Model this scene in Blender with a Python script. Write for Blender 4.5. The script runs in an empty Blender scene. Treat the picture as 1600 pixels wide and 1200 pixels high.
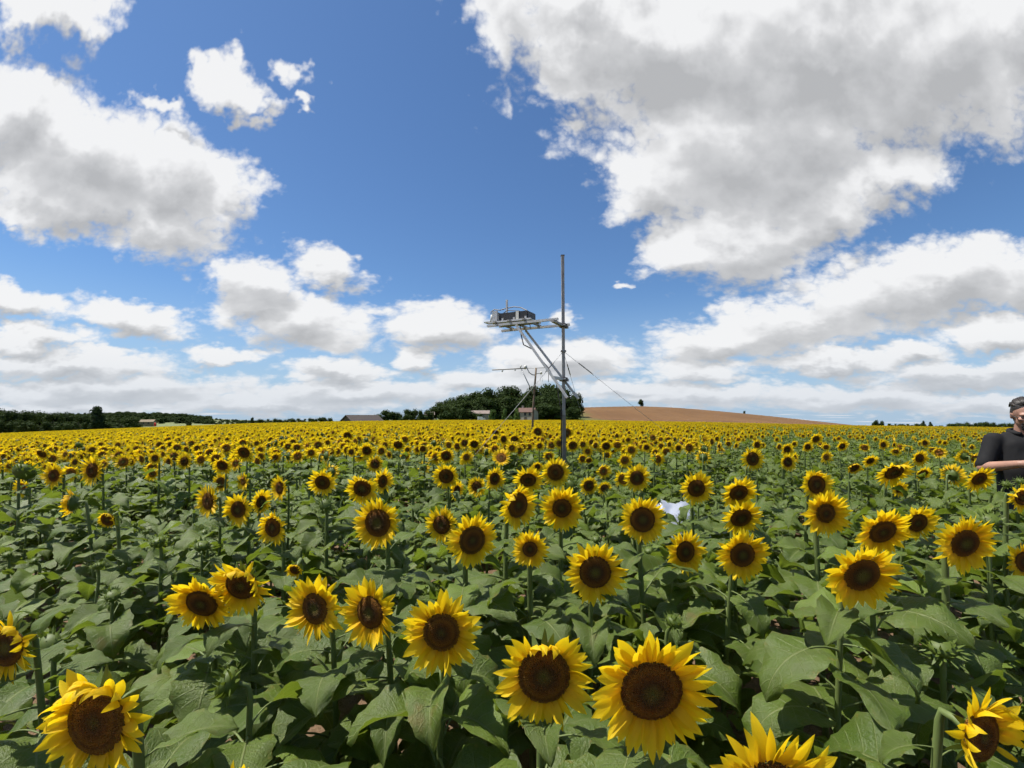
import bpy, bmesh, math, random
import numpy as np
from mathutils import Vector, Matrix, Euler

R = math.radians
scene = bpy.context.scene
COL = scene.collection

# ------------------------------------------------------------------ camera
F_PX = 735.0                       # focal length in pixels of the 1600 x 1200 photograph
CAM_Z = 1.62
PITCH = math.atan(50.0 / F_PX)     # level horizon lies 50 px under the picture's middle
cam_data = bpy.data.cameras.new('camera')
cam_data.sensor_width = 36.0
cam_data.lens = 36.0 * F_PX / 1600.0
cam_data.clip_start = 0.02
cam_data.clip_end = 9000.0
camera = bpy.data.objects.new('camera', cam_data)
COL.objects.link(camera)
camera.location = (0, 0, CAM_Z)
camera.rotation_euler = (R(90) + PITCH, 0, 0)
scene.camera = camera

cy = scene.cycles
cy.use_adaptive_sampling = True
cy.adaptive_threshold = 0.025
cy.adaptive_min_samples = 10
cy.max_bounces = 6
cy.diffuse_bounces = 2
cy.glossy_bounces = 2
cy.transmission_bounces = 4
cy.transparent_max_bounces = 8
cy.caustics_reflective = False
cy.caustics_refractive = False
scene.render.engine = 'CYCLES'

# ------------------------------------------------------------------ light and exposure
SUN_ELEV, SUN_AZ = 65.0, 276.0     # degrees; azimuth clockwise from +Y (the view): high on the left
sun_data = bpy.data.lights.new('sun', 'SUN')
sun_data.energy = 5.0
sun_data.angle = R(0.5)
sun_data.color = (1.0, 0.955, 0.88)
sun = bpy.data.objects.new('sun', sun_data)
COL.objects.link(sun)
_s = Vector((math.sin(R(SUN_AZ)) * math.cos(R(SUN_ELEV)), math.cos(R(SUN_AZ)) * math.cos(R(SUN_ELEV)), math.sin(R(SUN_ELEV))))
sun.rotation_euler = _s.to_track_quat('Z', 'Y').to_euler()
sun.location = (0, -20, 60)
vs = scene.view_settings
vs.view_transform = 'Standard'
vs.look = 'None'
vs.exposure = 0.62
vs.gamma = 1.0
vs.use_curve_mapping = False


def px_dir(u, v):
    """direction in the world of a pixel of the photograph, scaled so that its y is 1"""
    x = (u - 800.0) / F_PX
    y = (600.0 - v) / F_PX
    c, s = math.cos(PITCH), math.sin(PITCH)
    d = Vector((x, c - y * s, s + y * c))
    return d / d.y


def at(u, v, Y):
    d = px_dir(u, v)
    return Vector((d.x * Y, Y, CAM_Z + d.z * Y))


# ------------------------------------------------------------------ node helper
class NT:
    def __init__(self, tree):
        self.t = tree
        self.n = tree.nodes
        self.l = tree.links

    def node(self, kind, **props):
        nd = self.n.new(kind)
        for k, v in props.items():
            setattr(nd, k, v)
        return nd

    def put(self, sock, val):
        if val is None:
            return
        if isinstance(val, bpy.types.NodeSocket):
            self.l.new(val, sock)
        else:
            sock.default_value = val

    def math(self, op, a, b=None, c=None, clamp=False):
        nd = self.node('ShaderNodeMath', operation=op, use_clamp=clamp)
        for i, v in enumerate((a, b, c)):
            self.put(nd.inputs[i], v)
        return nd.outputs[0]

    def vmath(self, op, a, b=None, out=0):
        nd = self.node('ShaderNodeVectorMath', operation=op)
        self.put(nd.inputs[0], a)
        if b is not None:
            self.put(nd.inputs['Scale'] if op == 'SCALE' else nd.inputs[1], b)
        return nd.outputs[out]

    def sep(self, v):
        nd = self.node('ShaderNodeSeparateXYZ')
        self.put(nd.inputs[0], v)
        return nd.outputs

    def comb(self, x, y, z):
        nd = self.node('ShaderNodeCombineXYZ')
        for i, v in enumerate((x, y, z)):
            self.put(nd.inputs[i], v)
        return nd.outputs[0]

    def noise(self, vec, scale, detail=3.0, rough=0.5, out='Fac', dist=0.0, lac=2.0):
        nd = self.node('ShaderNodeTexNoise')
        self.put(nd.inputs['Vector'], vec)
        nd.inputs['Scale'].default_value = scale
        nd.inputs['Detail'].default_value = detail
        nd.inputs['Roughness'].default_value = rough
        nd.inputs['Lacunarity'].default_value = lac
        nd.inputs['Distortion'].default_value = dist
        return nd.outputs[out]

    def smooth(self, val, a, b, lo=0.0, hi=1.0):
        nd = self.node('ShaderNodeMapRange', interpolation_type='SMOOTHSTEP')
        self.put(nd.inputs['Value'], val)
        self.put(nd.inputs['From Min'], a)
        self.put(nd.inputs['From Max'], b)
        self.put(nd.inputs['To Min'], lo)
        self.put(nd.inputs['To Max'], hi)
        return nd.outputs[0]

    def lin(self, val, a, b, lo=0.0, hi=1.0):
        nd = self.node('ShaderNodeMapRange')
        self.put(nd.inputs['Value'], val)
        self.put(nd.inputs['From Min'], a)
        self.put(nd.inputs['From Max'], b)
        self.put(nd.inputs['To Min'], lo)
        self.put(nd.inputs['To Max'], hi)
        return nd.outputs[0]

    def mix(self, fac, a, b, blend='MIX'):
        nd = self.node('ShaderNodeMix', data_type='RGBA', blend_type=blend)
        self.put(nd.inputs[0], fac)
        for s, v in ((nd.inputs[6], a), (nd.inputs[7], b)):
            if isinstance(v, tuple) and len(v) == 3:
                v = (*v, 1.0)
            self.put(s, v)
        return nd.outputs[2]

    def ramp(self, fac, stops):
        nd = self.node('ShaderNodeValToRGB')
        els = nd.color_ramp.elements
        while len(els) < len(stops):
            els.new(0.5)
        for e, (p, c) in zip(els, stops):
            e.position = p
            e.color = (*c, 1.0)
        self.put(nd.inputs[0], fac)
        return nd.outputs[0]


# ------------------------------------------------------------------ sky with cumulus clouds
# each cloud mass: centre (u, v) and half axes in pixels of the photograph, tilt in degrees, weight
CLOUD_GROW = 1.12
CLOUDS = [
    # wisp at the top left corner, and the large bank on the left
    (80, 5, 130, 62, 10, 1.0), (20, 170, 170, 85, 20, 1.0), (140, 245, 250, 115, 24, 1.0), (255, 270, 165, 90, 35, 1.0),
    (110, 300, 210, 80, 14, 1.0), (240, 345, 130, 62, 20, .95), (345, 285, 95, 62, 30, .85), (20, 330, 80, 26, 5, .8),
    (358, 125, 72, 46, 42, .95), (262, 165, 58, 22, 22, .75), (468, 112, 34, 26, 40, .62), (470, 172, 24, 14, 10, .6),
    (388, 185, 26, 20, 60, .6),
    # middle left
    (395, 440, 95, 62, 6, 1.0), (515, 418, 75, 42, 22, .95), (470, 500, 150, 62, 6, 1.0), (400, 470, 80, 50, -15, .9), (680, 515, 118, 46, 2, 1.0),
    (25, 468, 95, 36, 10, 1.0), (205, 498, 118, 38, 7, 1.0), (45, 530, 110, 34, 2, .95), (350, 552, 78, 22, 0, .85),
    (650, 560, 42, 24, 6, .95), (530, 580, 110, 28, 2, .95), (720, 592, 70, 24, -2, .85),
    (100, 570, 240, 34, 3, .95), (160, 610, 320, 40, 2, .95), (560, 614, 240, 30, 0, .95), (420, 632, 300, 26, 0, .9), (70, 640, 220, 24, 0, .9),
    (880, 562, 150, 42, 2, 1.0), (800, 590, 110, 30, 0, .9), (878, 500, 26, 22, 0, .7), (975, 444, 26, 11, -8, .72),
    # the great cloud on the upper right
    (880, -30, 190, 110, 10, 1.0), (1010, 60, 260, 130, 20, 1.1), (1250, 60, 420, 200, -8, 1.2), (1180, 215, 270, 165, -10, 1.15),
    (1450, 90, 300, 170, -20, 1.1), (1010, 290, 95, 85, 20, .95), (1380, 270, 130, 70, -25, .9), (1160, 375, 170, 82, -4, 1.0),
    (1060, 395, 80, 52, 10, .9), (1290, 330, 130, 70, -15, .95), (1600, 30, 140, 150, -30, 1.0), (850, 40, 150, 90, 20, .95), (900, 105, 120, 70, 35, .9), (895, 185, 42, 18, 20, .55),
    # the bank under it and the layers at the right
    (1470, 440, 290, 88, -10, 1.1), (1250, 505, 250, 66, -12, 1.0), (1130, 530, 140, 48, -6, .95), (1600, 440, 160, 70, 6, 1.0),
    (1560, 520, 110, 40, -4, 1.0), (1420, 548, 75, 30, 0, .9), (1300, 565, 150, 30, 2, .95), (1500, 590, 200, 34, -4, .95), (1600, 570, 120, 34, -6, .95),
    (1090, 580, 110, 30, 0, .9), (1080, 618, 220, 28, 0, .92), (1340, 622, 280, 30, 0, .92), (1570, 636, 220, 26, 0, .85), (1000, 606, 130, 24, 0, .85),
]


def gnomonic(u, v):
    d = px_dir(u, v)
    return d.x, d.z


def build_world():
    world = bpy.data.worlds.new('World')
    scene.world = world
    world.use_nodes = True
    t = world.node_tree
    t.nodes.clear()
    world.cycles.sampling_method = 'NONE'      # an even sky: the sun lamp is sampled on its own
    def cloud_group(blobs):
        # group: how much cloud lies in a direction (gnomonic coordinates ahead of the camera)
        g = bpy.data.node_groups.new('cloud_field', 'ShaderNodeTree')
        g.interface.new_socket('P', in_out='INPUT', socket_type='NodeSocketVector')
        g.interface.new_socket('W', in_out='INPUT', socket_type='NodeSocketVector')
        g.interface.new_socket('Field', in_out='OUTPUT', socket_type='NodeSocketFloat')
        g.interface.new_socket('Soft', in_out='OUTPUT', socket_type='NodeSocketFloat')
        k = NT(g)
        gi = k.node('NodeGroupInput')
        go = k.node('NodeGroupOutput')
        P = gi.outputs[0]
        px, py, _ = k.sep(P)
        # noise gets finer towards the horizon, where clouds are farther away
        near = k.math('ADD', k.math('MAXIMUM', py, -0.2), 0.35)
        N = k.comb(k.math('MULTIPLY', px, 2.1), k.math('MULTIPLY', k.math('LOGARITHM', near, 2.718), 2.2), 0.0)
        PW = k.vmath('ADD', P, gi.outputs[1])
        wx, wy, _ = k.sep(PW)
        rotated = {}
        for ang in (-20, -10, 0, 10, 20, 35):
            c, sn = math.cos(R(-ang)), math.sin(R(-ang))       # picture tilt is clockwise for positive angles
            if ang == 0:
                rotated[ang] = PW
            else:
                rotated[ang] = k.comb(k.math('MULTIPLY_ADD', wx, c, k.math('MULTIPLY', wy, sn)),
                                      k.math('MULTIPLY_ADD', wy, c, k.math('MULTIPLY', wx, -sn)), 0.0)
        acc = None
        for (u, v, a, b, ang, wt) in blobs:
            ang = min(rotated, key=lambda q: abs(q - ang))
            c, sn = math.cos(R(-ang)), math.sin(R(-ang))
            cx, cy = gnomonic(u, v)
            x1, _ = gnomonic(u + a, v)
            _, y1 = gnomonic(u, v - b * (0.86 if v > 400 else 1.0))
            sx, sy = 1.0 / (abs(x1 - cx) * CLOUD_GROW), 1.0 / (abs(y1 - cy) * CLOUD_GROW)
            rx, ry = cx * c + cy * sn, cy * c - cx * sn
            ma = k.node('ShaderNodeVectorMath', operation='MULTIPLY_ADD')
            k.put(ma.inputs[0], rotated[ang])
            ma.inputs[1].default_value = (sx, sy, 0)
            ma.inputs[2].default_value = (-rx * sx, -ry * sy, 0)
            ln = k.vmath('LENGTH', ma.outputs[0], out=1)
            val = k.math('MULTIPLY_ADD', ln, -wt, wt)
            acc = val if acc is None else k.math('SMOOTH_MAX', acc, val, 0.08)
        acc = k.math('MAXIMUM', acc, -0.3)
        fine = k.node('ShaderNodeTexNoise', noise_dimensions='2D')
        k.put(fine.inputs['Vector'], N)
        fine.inputs['Scale'].default_value = 4.6
        fine.inputs['Detail'].default_value = 8.0
        fine.inputs['Roughness'].default_value = 0.62
        f = k.math('MULTIPLY_ADD', k.math('SUBTRACT', fine.outputs['Fac'], 0.5), 0.72, acc)
        # rounded billows with creases between them
        puff = k.node('ShaderNodeTexNoise', noise_dimensions='2D')
        k.put(puff.inputs['Vector'], N)
        puff.inputs['Scale'].default_value = 8.0
        puff.inputs['Detail'].default_value = 3.0
        puff.inputs['Roughness'].default_value = 0.5
        bil = k.math('ABSOLUTE', k.math('SUBTRACT', puff.outputs['Fac'], 0.5))
        f = k.math('MULTIPLY_ADD', k.math('SUBTRACT', bil, 0.09), 0.9, f)
        k.put(go.inputs[0], f)
        # the same without the small detail: what shades the cloud
        low = k.node('ShaderNodeTexNoise', noise_dimensions='2D')
        k.put(low.inputs['Vector'], N)
        low.inputs['Scale'].default_value = 4.2
        low.inputs['Detail'].default_value = 2.5
        low.inputs['Roughness'].default_value = 0.5
        k.put(go.inputs[1], k.math('MULTIPLY_ADD', k.math('SUBTRACT', low.outputs['Fac'], 0.5), 0.85, acc))
        return g

    w = NT(t)
    tc = w.node('ShaderNodeTexCoord')
    dx, dy, dz = w.sep(tc.outputs['Generated'])
    fy = w.math('MAXIMUM', dy, 0.03)
    ey = w.math('DIVIDE', dz, fy)
    P0 = w.comb(w.math('DIVIDE', dx, fy), ey, 0.0)
    near = w.math('ADD', w.math('MAXIMUM', ey, -0.2), 0.35)
    N = w.comb(w.math('MULTIPLY', w.math('DIVIDE', dx, fy), 2.1), w.math('MULTIPLY', w.math('LOGARITHM', near, 2.718), 2.2), 0.0)

    def noise2(vec, scale, detail, rough, out='Fac'):
        nd = w.node('ShaderNodeTexNoise', noise_dimensions='2D')
        w.put(nd.inputs['Vector'], vec)
        nd.inputs['Scale'].default_value = scale
        nd.inputs['Detail'].default_value = detail
        nd.inputs['Roughness'].default_value = rough
        return nd.outputs[out]
    w1 = w.vmath('SUBTRACT', noise2(N, 3.3, 4, 0.6, 'Color'), (0.5, 0.5, 0.5))
    W = w.vmath('MULTIPLY', w.vmath('SCALE', w1, near), (0.22, 0.17, 0.0))

    # open layer of the same cumulus seen in plane projection: horizon bands, and the sky out of the frame
    lay = w.math('ADD', w.math('MAXIMUM', dz, -0.025), 0.045)
    Q = w.comb(w.math('DIVIDE', dx, lay), w.math('DIVIDE', dy, lay), 0.0)
    q0 = noise2(Q, 0.42, 6, 0.56)
    q1 = noise2(w.vmath('MULTIPLY', Q, (0.97, 0.93, 1.0)), 0.42, 4, 0.56)
    front = w.math('MULTIPLY', w.smooth(dy, 0.10, 0.35), w.smooth(ey, 1.25, 0.9))
    lowband = w.smooth(dz, 0.13, 0.02)
    cover = w.math('ADD', w.math('MULTIPLY', front, -0.40), w.math('MULTIPLY', w.math('MULTIPLY', lowband, front), 0.33))
    cover = w.math('SUBTRACT', cover, 0.46)
    G0 = w.math('ADD', q0, cover)
    G1 = w.math('ADD', q1, cover)
    off = w.smooth(dy, 0.12, 0.04)
    up = w.math('MULTIPLY', w.math('ADD', w.math('MAXIMUM', ey, 0.0), 0.10), 0.12)
    P1 = w.vmath('ADD', P0, w.comb(w.math('MULTIPLY', up, -0.35), up, 0.0))
    sky = w.node('ShaderNodeTexSky', sky_type='NISHITA')
    sky.sun_disc = False
    sky.sun_elevation = R(SUN_ELEV)
    sky.sun_rotation = R(SUN_AZ)
    sky.altitude = 200.0
    sky.air_density = 1.0
    sky.dust_density = 0.6
    sky.ozone_density = 2.5
    w.put(sky.inputs[0], w.comb(dx, dy, w.math('MAXIMUM', dz, 0.004)))
    SKY = 0.070
    blue = w.vmath('MULTIPLY', sky.outputs[0], (SKY * 0.72, SKY * 0.95, SKY * 1.17))
    blue = w.mix(w.smooth(dz, 0.26, 0.0, 0.0, 0.75), blue, (0.28, 0.38, 0.51))

    def sky_shader(blobs):
        H0, H1 = w.math('MULTIPLY', G0, 2.2), w.math('MULTIPLY', G1, 2.2)
        S0, S1 = H0, H1
        if blobs:
            g = cloud_group(blobs)
            F = []
            for vec in (P0, P1):
                nd = w.node('ShaderNodeGroup')
                nd.node_tree = g
                w.put(nd.inputs[0], vec)
                w.put(nd.inputs[1], W)
                F.append(nd.outputs)
            S0 = w.math('MAXIMUM', w.math('SUBTRACT', F[0][1], off), H0)
            S1 = w.math('MAXIMUM', w.math('SUBTRACT', F[1][1], off), H1)
            H0 = w.math('MAXIMUM', w.math('SUBTRACT', F[0][0], off), H0)
            H1 = w.math('MAXIMUM', w.math('SUBTRACT', F[1][0], off), H1)
        alpha = w.smooth(H0, 0.02, 0.46)
        # thick cloud, and cloud that has more cloud above it, is greyer; the lit crests stay white
        thick = w.smooth(S0, 0.30, 1.05)
        above = w.smooth(S1, 0.10, 0.85)
        crest = w.math('ADD', w.math('MULTIPLY', w.math('SUBTRACT', S0, S1), 1.1), w.math('MULTIPLY', w.math('SUBTRACT', H0, H1), 0.42))
        dark = w.math('ADD', w.math('MULTIPLY', above, 0.44), w.math('MULTIPLY', thick, 0.28))
        # overhead one looks at the shaded undersides
        dark = w.math('ADD', dark, w.math('MULTIPLY', w.smooth(dz, 0.22, 0.60, 0.0, 0.10), w.smooth(S0, 0.30, 0.85)))
        dark = w.math('SUBTRACT', dark, w.math('MULTIPLY', crest, 0.70), clamp=True)
        ccol = w.ramp(dark, [(0.0, (0.595, 0.597, 0.60)), (0.22, (0.535, 0.537, 0.542)), (0.48, (0.435, 0.438, 0.444)), (0.76, (0.375, 0.379, 0.386)), (1.0, (0.315, 0.319, 0.326))])
        # clouds near the horizon are seen through more air
        ccol = w.mix(w.smooth(dz, 0.14, 0.0, 0.0, 0.45), ccol, (0.35, 0.40, 0.47))
        bg = w.node('ShaderNodeBackground')
        w.put(bg.inputs['Color'], w.mix(w.math('MULTIPLY', alpha, 0.97), blue, ccol))
        bg.inputs['Strength'].default_value = 1.0
        return bg.outputs[0]

    # the same sky cut into sectors, each with the clouds that reach it, so that a ray only works out its own sector
    px_ = w.math('DIVIDE', dx, fy)
    cuts = [-0.62, -0.05, 0.42, 0.80]
    edges = [-99.0] + cuts + [99.0]
    shader = None
    for lo, hi in zip(edges[:-1], edges[1:]):
        sub = []
        for cl in CLOUDS:
            cx, cyy = gnomonic(cl[0], cl[1])
            x1, _ = gnomonic(cl[0] + cl[2], cl[1])
            _, y1 = gnomonic(cl[0], cl[1] - cl[3])
            ca, sa = math.cos(R(cl[4])), math.sin(R(cl[4]))
            reach = CLOUD_GROW * math.hypot((x1 - cx) * ca, (y1 - cyy) * sa) * 1.35 + 0.10
            if cx + reach > lo and cx - reach < hi:
                sub.append(cl)
        s = sky_shader(sub)
        if shader is None:
            shader = s
        else:
            mx = w.node('ShaderNodeMixShader')
            w.put(mx.inputs[0], w.math('GREATER_THAN', px_, lo))
            t.links.new(shader, mx.inputs[1])
            t.links.new(s, mx.inputs[2])
            shader = mx.outputs[0]
    mx = w.node('ShaderNodeMixShader')
    w.put(mx.inputs[0], w.math('GREATER_THAN', dy, 0.04))
    t.links.new(sky_shader([]), mx.inputs[1])
    t.links.new(shader, mx.inputs[2])
    out = w.node('ShaderNodeOutputWorld')
    t.links.new(mx.outputs[0], out.inputs[0])


build_world()

# ------------------------------------------------------------------ object helpers
def link(o, parent=None):
    COL.objects.link(o)
    if parent is not None:
        o.parent = parent
    return o


def tag(o, label=None, cat=None, group=None, kind=None):
    if label:
        o['label'] = label
    if cat:
        o['category'] = cat
    if group:
        o['group'] = group
    if kind:
        o['kind'] = kind
    return o


def empty(name, loc, label, cat, group=None):
    o = bpy.data.objects.new(name, None)
    o.empty_display_size = 0.05
    o.location = loc
    link(o)
    return tag(o, label, cat, group)


class Geo:
    """collects vertices, faces, material slots, st coordinates and a float per vertex"""

    def __init__(self):
        self.v, self.f, self.m, self.st, self.a = [], [], [], [], []

    def add(self, verts, faces, mat=0, st=None, att=None):
        o = len(self.v)
        n = len(verts)
        self.v.extend([tuple(p) for p in verts])
        self.f.extend([tuple(i + o for i in f) for f in faces])
        self.m.extend([mat] * len(faces) if isinstance(mat, int) else mat)
        self.st.extend(st if st is not None else [(0.5, 0.5)] * n)
        self.a.extend(att if att is not None else [0.0] * n)
        return self

    def merge(self, other, M=None, matmap=None, att=None):
        vs_ = other.v if M is None else [tuple(M @ Vector(p)) for p in other.v]
        o = len(self.v)
        self.v.extend(vs_)
        self.f.extend([tuple(i + o for i in f) for f in other.f])
        self.m.extend([matmap if isinstance(matmap, int) else i for i in other.m] if matmap is not None else other.m)
        self.st.extend(other.st)
        self.a.extend(other.a if att is None else [att] * len(other.v))
        return self

    def mesh(self, name, mats, smooth=True):
        me = bpy.data.meshes.new(name)
        me.from_pydata(self.v, [], self.f)
        for m in mats:
            me.materials.append(m)
        if self.f:
            me.polygons.foreach_set('material_index', self.m)
            me.polygons.foreach_set('use_smooth', [smooth] * len(self.f))
            uv = me.uv_layers.new(name='st')
            li = np.empty(len(me.loops), dtype=np.int32)
            me.loops.foreach_get('vertex_index', li)
            uv.data.foreach_set('uv', np.asarray(self.st, dtype=np.float32)[li].ravel())
            at_ = me.attributes.new('rad', 'FLOAT', 'POINT')
            at_.data.foreach_set('value', np.asarray(self.a, dtype=np.float32))
        me.update()
        return me

    def obj(self, name, mats, parent=None, smooth=True, loc=None):
        if not isinstance(mats, (list, tuple)):
            mats = [mats]
        o = bpy.data.objects.new(name, self.mesh(name, mats, smooth))
        link(o, parent)
        if loc is not None:
            o.location = loc
        return o

    # ---- shapes
    def box(self, c, size, rz=0.0, M=None, mat=0):
        x, y, z = (s / 2 for s in size)
        co, si = math.cos(rz), math.sin(rz)
        vv = []
        for sx in (-1, 1):
            for sy in (-1, 1):
                for sz in (-1, 1):
                    p = Vector((sx * x * co - sy * y * si, sx * x * si + sy * y * co, sz * z))
                    if M is not None:
                        p = M @ p
                    vv.append(p + Vector(c))
        return self.add(vv, [(0, 1, 3, 2), (4, 6, 7, 5), (0, 4, 5, 1), (2, 3, 7, 6), (0, 2, 6, 4), (1, 5, 7, 3)], mat)

    def tube(self, pts, radii, sides=6, mat=0, cap=True):
        pts = [Vector(p) for p in pts]
        if not isinstance(radii, (list, tuple)):
            radii = [radii] * len(pts)
        vv, ff = [], []
        prev = None
        for i, p in enumerate(pts):
            t = (pts[min(i + 1, len(pts) - 1)] - pts[max(i - 1, 0)])
            t = t.normalized() if t.length > 1e-9 else Vector((0, 0, 1))
            if prev is None:
                ref = Vector((0, 0, 1)) if abs(t.z) < 0.9 else Vector((1, 0, 0))
                n = t.cross(ref).normalized()
            else:
                n = (prev - t * prev.dot(t)).normalized()
            prev = n
            b = t.cross(n)
            for k in range(sides):
                a = 2 * math.pi * (k + 0.5) / sides
                vv.append(p + (n * math.cos(a) + b * math.sin(a)) * radii[i])
        for i in range(len(pts) - 1):
            for k in range(sides):
                k2 = (k + 1) % sides
                ff.append((i * sides + k, i * sides + k2, (i + 1) * sides + k2, (i + 1) * sides + k))
        if cap:
            ff.append(tuple(range(sides))[::-1])
            ff.append(tuple(range((len(pts) - 1) * sides, len(pts) * sides)))
        return self.add(vv, ff, mat)

    def bar(self, a, b, w, h=None, mat=0):
        """rectangular bar from a to b"""
        a, b = Vector(a), Vector(b)
        h = h or w
        t = (b - a).normalized()
        ref = Vector((0, 0, 1)) if abs(t.z) < 0.95 else Vector((1, 0, 0))
        n = t.cross(ref).normalized()
        u = n.cross(t)
        vv = []
        for p in (a, b):
            for sx, sz in ((-1, -1), (1, -1), (1, 1), (-1, 1)):
                vv.append(p + n * sx * w / 2 + u * sz * h / 2)
        return self.add(vv, [(0, 3, 2, 1), (4, 5, 6, 7), (0, 1, 5, 4), (1, 2, 6, 5), (2, 3, 7, 6), (3, 0, 4, 7)], mat)

    def lathe(self, prof, sides=12, M=None, mat=0, att=None):
        vv, ff, aa = [], [], []
        for j, (r, z) in enumerate(prof):
            for k in range(sides):
                a = 2 * math.pi * k / sides
                p = Vector((r * math.cos(a), r * math.sin(a), z))
                vv.append(M @ p if M is not None else p)
                aa.append(att[j] if att else 0.0)
        for j in range(len(prof) - 1):
            for k in range(sides):
                k2 = (k + 1) % sides
                ff.append((j * sides + k, j * sides + k2, (j + 1) * sides + k2, (j + 1) * sides + k))
        return self.add(vv, ff, mat, None, aa)


def material(name):
    m = bpy.data.materials.new(name)
    m.use_nodes = True
    m.node_tree.nodes.clear()
    return m, NT(m.node_tree)


def principled(k, col, rough=0.6, metal=0.0, spec=0.5, normal=None):
    b = k.node('ShaderNodeBsdfPrincipled')
    if isinstance(col, tuple) and len(col) == 3:
        col = (*col, 1.0)
    k.put(b.inputs['Base Color'], col)
    k.put(b.inputs['Roughness'], rough)
    k.put(b.inputs['Metallic'], metal)
    k.put(b.inputs['Specular IOR Level'], spec)
    if normal is not None:
        k.put(b.inputs['Normal'], normal)
    return b.outputs[0]


def finish(k, shader):
    o = k.node('ShaderNodeOutputMaterial')
    k.l.new(shader, o.inputs[0])


def bump(k, height, strength=0.3, dist=0.01):
    b = k.node('ShaderNodeBump')
    b.inputs['Strength'].default_value = strength
    b.inputs['Distance'].default_value = dist
    k.put(b.inputs['Height'], height)
    return b.outputs[0]


def simple(name, col, rough=0.6, metal=0.0, vary=0.25, scale=12.0, spec=0.5):
    m, k = material(name)
    tc = k.node('ShaderNodeTexCoord').outputs['Object']
    n = k.noise(tc, scale, 5, 0.6)
    f = k.lin(n, 0.25, 0.75, 1.0 - vary, 1.0 + vary)
    c = k.vmath('SCALE', tuple(col), f)
    finish(k, principled(k, c, k.lin(n, 0.3, 0.7, max(rough - 0.08, 0.02), min(rough + 0.08, 1.0)), metal, spec))
    return m


def leafy(k, col, trans, tcol, rough, normal=None, spec=0.4):
    p = principled(k, col, rough, 0.0, spec, normal)
    t = k.node('ShaderNodeBsdfTranslucent')
    k.put(t.inputs['Color'], tcol)
    mx = k.node('ShaderNodeMixShader')
    k.put(mx.inputs[0], trans)
    k.l.new(p, mx.inputs[1])
    k.l.new(t.outputs[0], mx.inputs[2])
    return mx.outputs[0]


M = {}


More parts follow.
